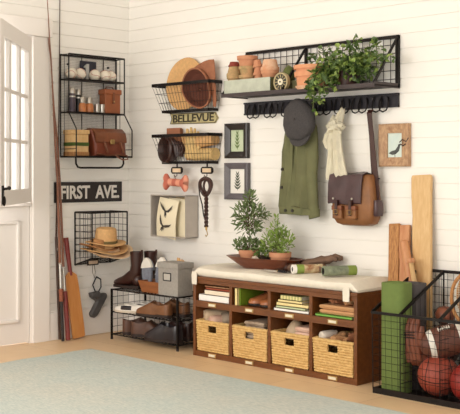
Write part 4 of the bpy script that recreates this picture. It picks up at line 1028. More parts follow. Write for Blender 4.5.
# cushion
t = thing('bench_cushion', 'cream linen cushion lying along the bench top, tied at its corners', 'cushion')
w = MB(); S = []
nn = 28
for i in range(nn+1):
    u = i/nn; x = BX0-0.006+(BX1-BX0+0.012)*u; e_ = min(1, min(u,1-u)/0.035); k_ = math.sqrt(max(0.0,1-(1-e_)**2))
    h = 0.014+0.044*k_+0.004*math.sin(u*21)*k_; 
    q = []
    for y, f in ((BY-0.004,0.25),(BY-0.008,0.5),(BY-0.002,0.78),(BY+0.03,0.97),(-0.28,1.03),(-0.19,1.06),(-0.10,1.03),(-0.05,0.97),(-0.024,0.8),(-0.018,0.5),(-0.02,0.25),(-0.03,0.0),(-0.2,0.0),(BY+0.01,0.0)):
        q.append((x, y, 0.4975+h*f))
    S.append(q)
w.loft(S); w.build('pad', 'linen', t)
for x in (1.105, 2.298):
    w = MB(); a_ = 0.026
    w.loft([[(x-a_*f,BY-0.012,z),(x+a_*f,BY-0.012,z),(x+a_*f,BY-0.007,z),(x-a_*f,BY-0.007,z)] for z, f in ((0.525,0.7),(0.50,0.9),(0.47,0.85),(0.445,0.8))]); w.build('tie', 'linen', t, bev=0.001)

# seagrass baskets
def seagrass(cx, label):
    t = thing('seagrass_basket', label, 'basket', 'seagrass baskets in the lower cubbies')
    h = 0.190; z0 = 0.0355; n = 13; wt, wb = 0.137, 0.130; yf, yb = -0.372, -0.085
    w = MB()
    for k in range(n):
        f = (k+0.5)/n; z = z0+h*f; hx = wb+(wt-wb)*f; dy = 0.006*(1-f)
        x0, x1, y0, y1 = cx-hx, cx+hx, yf+dy, yb-dy
        cut = 0.60 < f < 0.86
        pts = []; ph = (k%2)*PI; st = 0.012
        def seg(a, b, nrm):
            L_ = (Vector(b)-Vector(a)).length; m = max(2, int(L_/st)); out = []
            for i in range(m):
                u = i/m; o_ = 0.0028*math.sin(i*PI+ph+0.4)
                out.append((a[0]+(b[0]-a[0])*u+nrm[0]*o_, a[1]+(b[1]-a[1])*u+nrm[1]*o_, z+0.0012*math.sin(i*1.9+k)))
            return out
        if cut:
            path = seg((cx+0.036,y0),(x1,y0),(0,1))+seg((x1,y0),(x1,y1),(1,0))+seg((x1,y1),(x0,y1),(0,1))+seg((x0,y1),(x0,y0),(1,0))+seg((x0,y0),(cx-0.036,y0),(0,1))+[(cx-0.036,y0,z)]
            w.tube(path, 0.0082, 6)
        else:
            path = seg((x0,y0),(x1,y0),(0,1))+seg((x1,y0),(x1,y1),(1,0))+seg((x1,y1),(x0,y1),(0,1))+seg((x0,y1),(x0,y0),(1,0))
            w.tube(path, 0.0082 if k < n-1 else 0.0100, 6, closed=True)
    w.build('woven_wall', 'seagrass', t)
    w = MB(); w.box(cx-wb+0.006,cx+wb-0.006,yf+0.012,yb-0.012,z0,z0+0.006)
    w.box(cx-wb+0.004,cx+wb-0.004,yf+0.010,yf+0.013,z0,z0+h*0.58); w.build('lining', 'light_stop_brown', t)  # brown liner added to stop light passing through the weave
    w = MB(); w.tube([(cx-0.036,yf,z0+h*0.62),(cx+0.036,yf,z0+h*0.62),(cx+0.036,yf,z0+h*0.87),(cx-0.036,yf,z0+h*0.87)], 0.0045, 6, closed=True); w.build('handle_rim', 'seagrass', t)
    return t
cxs = [(a+b)/2 for a, b in CB]
BLAB = ['seagrass basket in the lower cubby farthest left, holding cream cloth rolls','seagrass basket second from the left, holding folded grey-brown knit','seagrass basket third from the left, holding a pointed beige bundle','seagrass basket in the lower cubby farthest right, holding a white roll']
bk = seagrass(cxs[0], BLAB[0]); fin(bk)
for i in (1,2,3): dup(bk, bk.location+Vector((cxs[i]-cxs[0],0,0)), 0, BLAB[i])
def blob(name, label, cat, c, r, m, seed, amp=0.5, fr=8, M=None, group=None):
    t = thing(name, label, cat, group)
    w = MB((T(*c) @ M) if M else T(*c)); w.ell((0,0,0), r, n=28, m=18, amp=amp, fr=fr, seed=seed); w.build('bundle', m, t); return t
def roll(name, label, cat, c, r, L_, ang, m, group=None, tilt=0):
    t = thing(name, label, cat, group); M = T(*c) @ RZ(ang) @ RY(90+tilt)
    w = MB(M); S = []
    for z, f in ((-L_/2,0.82),(-L_/2+0.008,0.96),(-L_/4,1.0),(0,1.02),(L_/4,1.0),(L_/2-0.008,0.96),(L_/2,0.82)):
        S.append([(r*f*math.cos(a)*(1+0.03*math.sin(5*a)), r*f*math.sin(a), z) for a in [2*PI*k/24 for k in range(24)]])
    w.loft(S); w.build('rolled_cloth', m, t)
    for s_ in (-1,1):
        w = MB(M); w.tube([(r*(0.12+0.78*k/30)*math.cos(k*0.55), r*(0.12+0.78*k/30)*math.sin(k*0.55), s_*(L_/2+0.001)) for k in range(31)], 0.0022, 5)
        w.build('spiral_edge', m, t)
    return t
zc = 0.195
roll('cloth_roll', 'pale cream cloth roll at the left end in the leftmost seagrass basket', 'cloth', (1.162,-0.24,0.238), 0.044, 0.17, 62, 'cloth_cream', 'cloth rolls in the leftmost basket')
roll('cloth_roll', 'beige cloth roll resting foremost in the leftmost seagrass basket', 'cloth', (1.232,-0.305,0.220), 0.036, 0.10, 70, 'cloth_pink', 'cloth rolls in the leftmost basket')
roll('cloth_roll', 'grey-beige cloth roll slanting right in the leftmost seagrass basket', 'cloth', (1.300,-0.22,0.232), 0.042, 0.17, 50, 'cloth_grey', 'cloth rolls in the leftmost basket')
def folded(name, label, cat, x0, x1, y0, y1, z0, layers, lh, m, group=None, seed=0):
    t = thing(name, label, cat, group); rr = random.Random(seed)
    for k in range(layers):
        w = MB(); S = []; a = rr.uniform(-.006,.006)
        for i in range(13):
            x = x0+(x1-x0)*i/12+a; e_ = min(1,min(i,12-i)/1.0)*0.25+0.75; zc_ = z0+lh*(k+0.5); hh = lh*0.52*e_
            S.append([(x, y0+rr.uniform(-.002,.002), zc_-hh*0.3),(x, y0-0.004, zc_+0.001*math.sin(i*1.3)),(x, y0+0.004, zc_+hh*0.8),(x, (y0+y1)/2, zc_+hh+0.001*math.sin(i+k)),(x, y1, zc_+hh*0.7),(x, y1, zc_-hh*0.7),(x,(y0+y1)/2,zc_-hh*0.96),(x,y0+0.004,zc_-hh*0.85)])
        w.loft(S); w.build('fold', m, t)
    return t
folded('knit_blanket', 'folded grey-brown knit with dark marks in the second seagrass basket', 'blanket', 1.505, 1.665, -0.35, -0.12, 0.150, 4, 0.027, 'cloth_grey', seed=2)
blob('cloth_bundle', 'tan cloth bundle at the right of the second seagrass basket', 'cloth', (1.670,-0.20,0.195), (0.042,0.08,0.045), 'cloth_tan', 5)
t = thing('cloth_bundle', 'pointed beige cloth bundle rising from the third seagrass basket', 'cloth')
w = MB(T(1.815,-0.24,0.165)); w.lathe([(0.0001,0),(0.062,0.01),(0.064,0.04),(0.050,0.075),(0.028,0.105),(0.008,0.122),(0.0001,0.124)]); w.build('bundle', 'cloth_cream', t)
folded('folded_towel', 'folded pinkish towel in the third seagrass basket', 'towel', 1.895, 2.005, -0.34, -0.13, 0.175, 3, 0.030, 'cloth_pink', seed=4)
roll('cloth_roll', 'small white roll at the left of the rightmost seagrass basket', 'cloth', (2.098,-0.29,0.232), 0.026, 0.10, 80, 'cloth_white')
blob('cloth_bundle', 'tan crumpled cloth in the middle of the rightmost seagrass basket', 'cloth', (2.165,-0.25,0.205), (0.062,0.085,0.040), 'cloth_tan', 9)
blob('teddy_bundle', 'reddish brown fluffy bundle at the right of the rightmost seagrass basket', 'cloth', (2.278,-0.23,0.222), (0.048,0.09,0.048), 'cloth_brown', 11)

# books and cloths in the upper cubbies
ZM = 0.3455
def book(label, x0, x1, y0, y1, z0, z1, m, group, flat=True, rz=0, ry=0):
    t = thing('book', label, 'book', group)
    cx, cy = (x0+x1)/2, (y0+y1)/2; M = T(cx,cy,z0) @ RZ(rz) @ RY(ry); a, b, h = (x1-x0)/2, (y1-y0)/2, z1-z0; c = 0.0022
    w = MB(M)
    if flat: w.box(-a,a,-b,b,0,c).box(-a,a,-b,b,h-c,h).box(-a,a,-b,-b+c,0,h)
    else: w.box(-a,-a+c,-b,b,0,h).box(a-c,a,-b,b,0,h).box(-a,a,-b,-b+c,0,h)
    w.build('cover', m, t)
    w = MB(M)
    if flat: w.box(-a+0.004,a-0.004,-b+0.003,b-0.004,c,h-c)
    else: w.box(-a+c,a-c,-b+0.003,b-0.004,0.003,h-0.003)
    w.build('pages', 'pages', t); return t
g = 'books lying in the leftmost upper cubby'
book('thick white book at the bottom of the leftmost stack', 1.125, 1.385, -0.365, -0.17, ZM, ZM+0.040, 'book_white', g)
book('cream book second from the bottom of the leftmost stack', 1.172, 1.388, -0.362, -0.18, ZM+0.0405, ZM+0.070, 'book_cream', g)
book('dark red book third from the bottom of the leftmost stack', 1.180, 1.385, -0.360, -0.19, ZM+0.0705, ZM+0.086, 'book_red', g)
book('thin patterned tan book topmost in the leftmost stack', 1.168, 1.380, -0.358, -0.18, ZM+0.0865, ZM+0.096, 'book_tan', g)
g = 'books standing in the second upper cubby'
book('thin dark book standing against the left side of the second upper cubby', 1.432, 1.440, -0.35, -0.16, ZM, ZM+0.098, 'book_dark', g, False)
book('pale yellow book standing left of the big green one', 1.4415, 1.463, -0.37, -0.16, ZM, ZM+0.100, 'book_yellow', g, False)
t = book('large green book standing beside the tan leather shoes', 1.4645, 1.478, -0.355, -0.150, ZM, ZM+0.100, 'book_green', g, False)
g = 'books lying in the third upper cubby'
book('white book at the bottom of the third cubby stack', 1.755, 2.015, -0.365, -0.16, ZM, ZM+0.016, 'book_white', g)
book('sage green book second from the bottom in the third cubby', 1.768, 1.985, -0.362, -0.17, ZM+0.0165, ZM+0.030, 'book_sage', g)
book('pale yellow book third from the bottom in the third cubby', 1.770, 2.010, -0.360, -0.17, ZM+0.0305, ZM+0.050, 'book_yellow', g)
book('cream book with fourth place from the bottom in the third cubby', 1.780, 1.960, -0.357, -0.18, ZM+0.0505, ZM+0.066, 'book_yellow', g)
book('striped yellow-green book topmost in the third cubby', 1.795, 1.955, -0.355, -0.18, ZM+0.0665, ZM+0.092, 'book_stripe', g)
for o in THINGS:
    if o.get('label','').startswith('cream book with fourth'): o['label'] = 'plain pale yellow book directly beneath the striped topmost one'
book('bright lime green book lying at the bottom of the rightmost upper cubby', 2.065, 2.320, -0.365, -0.17, ZM, ZM+0.014, 'book_lime', 'books in the rightmost upper cubby')
folded('folded_cloth', 'folded tan blanket on the lime green book in the rightmost upper cubby', 'blanket', 2.085, 2.330, -0.355, -0.13, ZM+0.0145, 2, 0.026, 'cloth_tan', seed=6)
blob('rolled_sweater', 'brown rolled sweater on top of the folded tan blanket', 'sweater', (2.165,-0.25,ZM+0.086), (0.055,0.09,0.020), 'cloth_brown', 13, 0.3)
blob('rolled_sweater', 'tan rolled sweater right of the brown one on the tan blanket', 'sweater', (2.255,-0.25,ZM+0.084), (0.040,0.085,0.019), 'cloth_tan', 14, 0.3)

# ------------------------------------------------------------------ footwear
def shoe(name, label, cat, M, L_=0.27, W=0.095, H=0.075, um='moc_leather', sm='sole_dark', toe=0.045, group=None, laces=None, lm='cloth_cream', heel=0.012, patch=None):
    t = thing(name, label, cat, group)
    def outline(u): # half widths
        return W/2*(0.62+0.20*math.sin(min(1,u/0.25)*PI/2)-0.10*math.sin(max(0,min(1,(u-0.15)/0.45))*PI)+0.28*math.sin(max(0,min(1,(u-0.35)/0.6))*PI/1.25)) * (1 if u < 0.86 else math.sqrt(max(0.03,1-((u-0.86)/0.145)**2))) * (1 if u > 0.06 else math.sqrt(max(0.1,1-((0.06-u)/0.066)**2)))
    us = [0,0.02,0.06,0.12,0.2,0.3,0.4,0.46,0.52,0.6,0.7,0.8,0.88,0.94,0.98,1.0]
    w = MB(M); S = []
    for u in us:
        h = outline(u)+0.004; z0 = 0 if u < 0.3 else 0.0 + (0.004*max(0,(u-0.8)/0.2)); z1 = heel+0.008 if u < 0.32 else heel*0.4+0.010
        S.append([(L_*u,-h,z0),(L_*u,h,z0),(L_*u,h,z1),(L_*u,-h,z1)])
    w.loft(S); w.build('sole', sm, t)
    w = MB(M); S = []
    for u in us:
        h = outline(u); zb = (heel+0.008 if u < 0.32 else heel*0.4+0.010)-0.002
        if u < 0.5: top = H*(1-0.18*math.sin(u/0.5*PI))+(0.0)
        else: top = H*1.08-(H*1.08-toe)*((u-0.5)/0.42)**0.8 if u < 0.92 else toe*math.sqrt(max(0.12,1-((u-0.92)/0.085)**2))
        top = max(top, zb+0.006); opn = 0.06 <= u <= 0.46
        if opn: q = [(-h,zb),(-h*1.02,zb+(top-zb)*0.5),(-h*0.86,top),(-h*0.74,top),(-h*0.68,zb+(top-zb)*0.4),(-h*0.3,zb+0.006),(h*0.3,zb+0.006),(h*0.68,zb+(top-zb)*0.4),(h*0.74,top),(h*0.86,top),(h*1.02,zb+(top-zb)*0.5),(h,zb)]
        else: q = [(-h,zb),(-h*1.02,zb+(top-zb)*0.45),(-h*0.86,zb+(top-zb)*0.78),(-h*0.66,zb+(top-zb)*0.92),(-h*0.4,zb+(top-zb)*0.985),(-h*0.15,top),(h*0.15,top),(h*0.4,zb+(top-zb)*0.985),(h*0.66,zb+(top-zb)*0.92),(h*0.86,zb+(top-zb)*0.78),(h*1.02,zb+(top-zb)*0.45),(h,zb)]
        S.append([(L_*u, y, z) for y, z in q])
    w.loft(S); w.build('upper', um, t, ang=60)
    if laces:
        w = MB(M)
        for k in range(4):
            u = 0.51+0.055*k; h = outline(u)*0.5; z = H*1.08-(H*1.08-toe)*((u-0.5)/0.42)**0.8 if u > 0.5 else H*1.05
            w.tube([(L_*u,-h,z-0.003),(L_*(u+0.01),0,z+0.003),(L_*u,h,z-0.003)], 0.0024, 5)
        w.build('laces', lm, t)
    if patch:
        w = MB(M); S = []
        for u in (0.34,0.42,0.5,0.58,0.66):
            h = outline(u)+0.0015; top = H*1.08-(H*1.08-toe)*(max(0,u-0.5)/0.42)**0.8 if u > 0.5 else H*0.93
            S.append([(L_*u,-h,0.020),(L_*u,-h*1.03,top*0.55),(L_*u,-h*0.88,top*0.86)])
        w.loft(S, cap=False, ring=False); w.build('saddle_patch', patch, t, solid=0.0015)
        w = MB(M); w.loft([[(p[0],-p[1],p[2]) for p in q] for q in S], cap=False, ring=False); w.build('saddle_patch', patch, t, solid=0.0015)
    return t
def boot(label, M, um='boot_leather', H=0.27):
    t = thing('tall_boot', label, 'boot', 'tall brown boots on top of the shoe rack')
    w = MB(M)
    S = []
    for u in (0,0.05,0.15,0.3,0.45,0.6,0.75,0.88,0.96,1.0):
        h = 0.036+0.010*math.sin(u*PI*0.9); h *= 1 if u < 0.88 else math.sqrt(max(0.1,1-((u-0.88)/0.125)**2))
        S.append([(0.265*u,-h-0.003,0),(0.265*u,h+0.003,0),(0.265*u,h+0.003,0.016),(0.265*u,-h-0.003,0.016)])
    w.loft(S); w.box(0.0,0.075,-0.036,0.036,-0.0,0.02); w.build('sole', 'sole_dark', t)
    w = MB(M); S = []; n_ = 20
    # path from toe back to ankle and up the shaft
    path = [((0.262,0.022),0.012,0.010,80),((0.250,0.030),0.034,0.020,85),((0.215,0.038),0.044,0.027,85),((0.17,0.046),0.046,0.034,80),((0.125,0.062),0.042,0.044,62),((0.085,0.082),0.040,0.052,38),((0.060,0.115),0.036,0.048,12),((0.052,0.155),0.038,0.044,2),((0.052,0.21),0.042,0.046,0),((0.052,H),0.044,0.049,0)]
    for (x, z), hw, hh, a in path:
        a = math.radians(a); q = []
        for k in range(n_):
            b = 2*PI*k/n_; along = hh*math.cos(b); side = hw*math.sin(b)
            # plane: along axis lies at angle a from horizontal x
            q.append((x+along*math.cos(a), side, max(0.012, z+along*math.sin(a)*1.0)))
        S.append(q)
    w.loft(S, cap=False)
    # inner face of the shaft opening
    w.lathe([(1.0,H),(0.94,H),(0.90,H-0.06),(0.0001,H-0.09)], M=T(0.052,0,0) @ Matrix.Diagonal((0.049,0.044,1,1)), n=20)
    w.ell((0.045,0,0.055),(0.040,0.034,0.046)); w.build('shaft', um, t, ang=70)
    w = MB(M); w.box(-0.003,0.001,-0.008,0.008,H-0.03,H+0.014); w.build('pull_tab', 'dark_leather', t)
    return t

shoe('leather_shoe','left tan leather dress shoe, pointing out of the second upper cubby','shoe', T(1.620,-0.095,ZM+0.001) @ RZ(-112), 0.255, 0.085, 0.072, 'dress_leather','sole_dark',0.042,'tan leather shoes in the cubby', True, 'saddle')
shoe('leather_shoe','right tan leather dress shoe, beside the divider in the second upper cubby','shoe', T(1.700,-0.095,ZM+0.001) @ RZ(-106), 0.255, 0.085, 0.072, 'dress_leather','sole_dark',0.042,'tan leather shoes in the cubby', True, 'saddle')

# shoe rack: two stacked wire tiers
KX0, KX1, KY0, KY1 = 0.252, 0.920, -0.360, -0.060
t = thing('shoe_rack', 'black two-tier wire shoe rack standing left of the walnut bench', 'rack')
w = MB()
for x in (KX0,KX1):
    for y in (KY0,KY1): w.box(x-0.006,x+0.006,y-0.006,y+0.006,0.012,0.345)
for z in (0.340,0.188,0.035):
    for a, b in (((KX0,KY0,z),(KX1,KY0,z)),((KX0,KY1,z),(KX1,KY1,z)),((KX0,KY0,z),(KX0,KY1,z)),((KX1,KY0,z),(KX1,KY1,z))): w.bar(a, b, 0.007, 0.007)
w.build('frame', 'black_iron', t)
for x in (KX0,KX1):
    for y in (KY0,KY1): w = MB(T(x,y,0)); w.cyl(0.009,0,0.014); w.build('foot', 'rubber_black', t)
w = MB()
wire_panel(w, (KX0,KY0,0.035), (0,KY1-KY0,0), (0,0,0.305), 6, 6, 0.0016); wire_panel(w, (KX1,KY0,0.035), (0,KY1-KY0,0), (0,0,0.305), 6, 6, 0.0016)
wire_panel(w, (KX0,KY1,0.035), (KX1-KX0,0,0), (0,0,0.305), 13, 6, 0.0016); w.build('wire_grid', 'black_iron', t)
for z in (0.340,0.188,0.035):
    w = MB(); wire_panel(w, (KX0,KY0,z), (KX1-KX0,0,0), (0,KY1-KY0,0), 20, 3, 0.0022); w.build('wire_shelf', 'black_iron', t)
zt_, zm_, zl_ = 0.3445, 0.1925, 0.0395
boot('front boot of the tall brown pair on the shoe rack', T(0.410,-0.225,zt_) @ RZ(183), H=0.252)
boot('rear boot of the tall brown pair, half behind the wooden bowl', T(0.432,-0.115,zt_) @ RZ(185), H=0.250)
# wooden shallow box holding slippers
t = thing('wooden_trough', 'small orange-brown wooden trough holding two slippers on the shoe rack', 'box')
w = MB(); S = []
for z, a in ((0,0.0),(0.075,0.022)):
    S.append([(0.535-a*1.6,-0.330-a*0.3,zt_+z),(0.708+a*0.1,-0.330-a*0.3,zt_+z),(0.708+a*0.1,-0.17+a*0.3,zt_+z),(0.535-a*1.6,-0.17+a*0.3,zt_+z)])
for z, a in ((0.075,0.014),(0.008,-0.008)):
    S.append([(0.535-a*1.6,-0.330-a*0.3,zt_+z),(0.708+a*0.1,-0.330-a*0.3,zt_+z),(0.708+a*0.1,-0.17+a*0.3,zt_+z),(0.535-a*1.6,-0.17+a*0.3,zt_+z)])
w.loft(S); w.build('trough_body', 'box_wood', t)
def slipper(label, M):
    t = thing('slipper', label, 'slipper', 'grey slippers in the wooden trough')
    NS_ = 24
    def o(f, y, s=1.0):
        q = []
        for k in range(NS_):
            a = 2*PI*k/NS_; Z = math.sin(a); X = math.cos(a); wx = 0.046*(1+0.12*Z)
            q.append((wx*X*f, y, 0.115*Z*f+0.115))
        return q
    w = MB(M); w.loft([o(0.93,0.0),o(1,0.004),o(1,0.014),o(0.95,0.016)]); w.build('sole', 'denim_grey', t)
    w = MB(M); S = []
    for v in (0.60,0.70,0.8,0.9,0.97,1.0):
        zz = 0.115+0.115*math.sin((v*2-1)*PI/2)*1.0; hw = 0.046*1.1*math.sqrt(max(0.03,1-((v*2-1))**2)) ; dp = 0.045*math.sqrt(max(0.02,1-((v-0.6)/0.42)**2))
        S.append([(hw*math.cos(a), 0.014+dp*math.sin(a), 0.23*v) for a in [PI*k/10 for k in range(11)]]+[(hw*0.9*math.cos(a), 0.014+dp*0.9*math.sin(a), 0.23*v) for a in [PI-PI*k/10 for k in range(11)]])
    w.loft(S); w.build('toe_cover', 'denim_grey', t)
    w = MB(M); S = []
    for v, f in ((0.68,1.04),(0.84,1.04),(0.93,1.04),(0.985,1.03),(1.01,0.9)):
        hw = 0.048*1.12*math.sqrt(max(0.03,1-((min(v,0.995)*2-1))**2)); S.append([(-hw,-0.004,0.23*v),(-hw,0.018,0.23*v),(hw,0.018,0.23*v),(hw,-0.004,0.23*v)])
    w.loft(S); w.build('toe_cap', 'shoe_white', t, bev=0.003)
slipper('left grey slipper with white toe standing sole outward in the trough', T(0.508,-0.265,zt_+0.012) @ RY(-7) @ RX(-4) @ Matrix.Diagonal((1.1,1,0.90,1)))
slipper('right grey slipper with white toe, touching the grey linen box', T(0.622,-0.262,zt_+0.012) @ RY(5) @ RX(-4) @ Matrix.Diagonal((1.1,1,0.95,1)))
# grey box
t = thing('storage_box', 'grey linen box with lid and label holder on the shoe rack', 'box')
w = MB(); w.box(0.725,0.914,-0.352,-0.222,zt_,zt_+0.195); w.build('box_body', 'box_linen', t, bev=0.002)
w = MB(); w.box(0.719,0.920,-0.358,-0.216,zt_+0.178,zt_+0.214); w.build('lid', 'box_linen', t, bev=0.002)
w = MB()
for a, b in (((0.775,0.098),(0.850,0.098)),((0.775,0.145),(0.850,0.145)),((0.777,0.098),(0.777,0.145)),((0.848,0.098),(0.848,0.145))): w.bar((a[0],-0.354,zt_+a[1]),(b[0],-0.354,zt_+b[1]),0.004,0.006)
w.build('label_holder', 'dark_iron', t)
w = MB(); w.box(0.778,0.847,-0.3535,-0.352,zt_+0.100,zt_+0.143); w.build('card', 'shoe_card', t)
blob('straw_tuft', 'small orange straw bundle behind the grey linen box', 'bundle', (0.735,-0.165,zt_+0.112), (0.045,0.030,0.112), 'straw', 21)
# shoes on middle tier
g = 'black and white saddle shoes on the rack'
shoe('saddle_shoe','front white and black saddle shoe on the middle rack tier','shoe', T(0.520,-0.300,zm_) @ RZ(186), 0.255, 0.088, 0.060,'shoe_white','sole_pale',0.036,g,True,'shoe_white',0.008,'black_leather')
shoe('saddle_shoe','rear white and black saddle shoe on the middle rack tier','shoe', T(0.545,-0.200,zm_) @ RZ(180), 0.255, 0.088, 0.060,'shoe_white','sole_pale',0.036,g,True,'shoe_white',0.008,'black_leather')
g = 'tan moccasins on the rack'
shoe('moccasin','front tan moccasin with stitched toe on the middle rack tier','shoe', T(0.795,-0.305,zm_) @ RZ(184), 0.30, 0.096, 0.095,'moc_leather','sole_dark',0.045,g,True,'saddle')
shoe('moccasin','rear tan moccasin on the middle rack tier, heel towards the bench','shoe', T(0.840,-0.195,zm_) @ RZ(178), 0.30, 0.096, 0.100,'moc_leather','sole_dark',0.045,g,True,'saddle')
g = 'brown suede shoes on the rack'
shoe('suede_shoe','left brown suede shoe with heel outward on the bottom rack tier','shoe', T(0.345,-0.340,zl_) @ RZ(60), 0.25, 0.090, 0.110,'loafer_leather','sole_dark',0.05,g)
shoe('suede_shoe','right brown suede shoe with heel outward on the bottom rack tier','shoe', T(0.435,-0.335,zl_) @ RZ(30), 0.26, 0.095, 0.110,'loafer_leather','sole_dark',0.05,g)
g = 'dark ankle boots on the rack'
shoe('ankle_boot','rear dark ankle boot on the bottom rack tier','boot', T(0.875,-0.190,zl_) @ RZ(188), 0.29, 0.098, 0.125,'boot_leather','sole_dark',0.052,g,True,'rubber_black')
shoe('ankle_boot','front dark glossy ankle boot on the bottom rack tier','boot', T(0.885,-0.300,zl_) @ RZ(186), 0.30, 0.100, 0.120,'black_leather','sole_dark',0.052,g,True,'rubber_black')
shoe('sneaker','dark navy sneaker standing behind the rack leg next to the bench','shoe', T(1.045,-0.045,zm_) @ RZ(-110), 0.24, 0.088, 0.085,'navy','navy',0.045,None,True,'navy')

# ------------------------------------------------------------------ on the bench cushion
ZC_ = 0.561
t = thing('dough_bowl', 'long dark red-brown wooden dough bowl on the bench cushion', 'bowl')
w = MB(T(1.530,-0.200,ZC_)); 
def bo(rx, ry, z, pw=0.75): return [(rx*abs(math.cos(a))**1.0*(1 if math.cos(a) > 0 else -1)*(1.0), ry*abs(math.sin(a))**pw*(1 if math.sin(a) > 0 else -1), z) for a in [2*PI*k/40 for k in range(40)]]
w.loft([bo(0.165,0.075,0), bo(0.215,0.098,0.025), bo(0.296,0.122,0.066), bo(0.284,0.113,0.067), bo(0.21,0.09,0.030), bo(0.15,0.065,0.012)]); w.build('bowl_body', 'bowl_wood', t)
PB = ZC_+0.0135
pot('terracotta pot of the little olive tree in the dough bowl', 1.400, -0.20, PB, 0.066, 0.092, 'terracotta', group='potted herbs in the dough bowl', name='plant_pot')
pot('terracotta pot of the feathery herb in the dough bowl', 1.655, -0.20, PB, 0.066, 0.090, 'terracotta', group='potted herbs in the dough bowl', name='plant_pot')
def plant(label, name, x, y, z, stems, clouds, leafm, sm='stem'):
    t = thing(name, label, 'plant')
    w = MB(T(x,y,z-0.012)); w.cyl(0.042,0,0.010); w.build('soil', 'soil', t)
    w = MB()
    for s_ in stems: w.tube(s_, [0.0035-0.002*i/len(s_) for i in range(len(s_))], 5)
    lf = MB(); 
    for (c, r_, n_, L_, W_, upb) in clouds:
        for i in range(n_):
            d_ = rv().normalized(); f = R.random()**0.4
            p = Vector(c)+Vector((d_.x*r_[0], d_.y*r_[1], d_.z*r_[2]))*f
            dr = d_+rv()*0.5+Vector((0,0,upb)); leaf(lf, p, dr, rv(), L_*R.uniform(0.7,1.2), W_)
            if i % 4 == 0: w.tube([tuple(Vector((x,y,c[2]-r_[2]*0.7)).lerp(p, 0.15)), tuple(Vector((x,y,c[2]-r_[2]*0.5)).lerp(p,0.6)), tuple(p)], 0.0011, 4)
    w.build('stems', sm, t); lf.build('foliage', leafm, t, flat=True); return t
zz = PB+0.088
plant('little olive topiary with round crown and low greenery at its foot', 'olive_topiary', 1.400, -0.20, zz-0.008,
    [[(1.400,-0.20,zz-0.02),(1.403,-0.20,zz+0.08),(1.397,-0.20,zz+0.17),(1.403,-0.20,zz+0.33)],[(1.399,-0.20,zz+0.15),(1.335,-0.20,zz+0.22)],[(1.399,-0.20,zz+0.15),(1.475,-0.20,zz+0.24)],[(1.399,-0.20,zz+0.12),(1.355,-0.21,zz+0.18)]],
    [((1.400,-0.20,zz+0.195),(0.115,0.08,0.090),210,0.042,0.013,0.3),((1.375,-0.20,zz+0.225),(0.12,0.06,0.07),60,0.044,0.013,0.2),((1.405,-0.20,zz+0.31),(0.035,0.03,0.060),60,0.036,0.012,0.8),((1.51,-0.20,zz+0.23),(0.045,0.03,0.030),26,0.036,0.012,0.4),
     ((1.392,-0.205,zz+0.030),(0.100,0.070,0.046),260,0.026,0.012,0.5)], 'leaf_olive')
plant('feathery yellow-green herb growing at the right in the dough bowl', 'herb_plant', 1.655, -0.20, zz-0.010,
    [[(1.655,-0.20,zz-0.02),(1.63,-0.20,zz+0.08),(1.63,-0.20,zz+0.17)],[(1.655,-0.20,zz-0.02),(1.68,-0.20,zz+0.10)],[(1.655,-0.20,zz-0.02),(1.60,-0.20,zz+0.09)]],
    [((1.665,-0.20,zz+0.062),(0.082,0.06,0.078),230,0.028,0.010,0.6),((1.630,-0.20,zz+0.130),(0.062,0.045,0.060),80,0.026,0.009,0.8),((1.575,-0.20,zz+0.055),(0.060,0.045,0.070),120,0.030,0.010,0.7),((1.620,-0.2,zz+0.19),(0.014,0.012,0.03),16,0.022,0.009,1)], 'leaf_herb', 'stem_green')
t = thing('thyme_clump', 'low dark green herb clump between the two pots in the dough bowl', 'plant')
lf = MB()
for i in range(170):
    d_ = rv().normalized(); leaf(lf, Vector((1.522,-0.20,PB+0.055))+Vector((d_.x*0.042,d_.y*0.05,abs(d_.z)*0.045)), d_+Vector((0,0,0.4)), rv(), 0.022, 0.009)
lf.build('foliage', 'leaf_thyme', t, flat=True)
w = MB(T(1.522,-0.20,PB)); w.ell((0,0,0.03),(0.036,0.042,0.032)); w.build('root_ball', 'soil', t)
t = thing('pebble', 'pale pebble lying at the front of the dough bowl', 'stone')
w = MB(T(1.528,-0.282,ZC_+0.062)); w.ell((0,0,0),(0.026,0.014,0.017),amp=0.4,seed=4); w.build('pebble_body', 'stone', t)
# gloves, packets
def leather_glove(label, M, m='glove_leather'):
    t = thing('garden_glove', label, 'glove', 'leather garden gloves on the bench')
    w = MB(M); w.loft([[(x, wd*math.cos(a), 0.013+th*math.sin(a)) for a in [2*PI*k/14 for k in range(14)]] for x, wd, th in ((0,0.048,0.012),(0.03,0.045,0.013),(0.07,0.036,0.012),(0.11,0.042,0.013),(0.155,0.044,0.013),(0.17,0.040,0.010))]); w.build('palm', m, t)
    for i in range(4):
        w = MB(M); y = -0.031+0.021*i; L_ = (0.058,0.075,0.078,0.065)[i]
        w.tube([(0.155,y,0.013),(0.155+L_*0.5,y*1.15,0.018),(0.155+L_,y*1.2,0.011)], [0.0105,0.0105,0.007], 8); w.build('finger', m, t)
    w = MB(M); w.tube([(0.07,0.030,0.013),(0.10,0.055,0.016),(0.135,0.062,0.012)], [0.012,0.012,0.008], 8); w.build('thumb', m, t)
    w = MB(M); w.loft([[(x, (wd+0.001)*math.cos(a), 0.013+(th+0.001)*math.sin(a)) for a in [2*PI*k/14 for k in range(14)]] for x, wd, th in ((0.0,0.049,0.013),(0.014,0.048,0.0135))]); w.build('cuff_binding', 'dark_leather', t)
leather_glove('lower brown leather garden glove lying beside the dough bowl', T(1.755,-0.245,ZC_-0.001) @ RZ(22) @ Matrix.Diagonal((1.05,1.15,1.9,1)))
leather_glove('upper brown leather garden glove with fingers raised towards the wall', T(1.790,-0.150,ZC_+0.016) @ RZ(24) @ RY(-10) @ Matrix.Diagonal((1.05,1.2,1.9,1)))
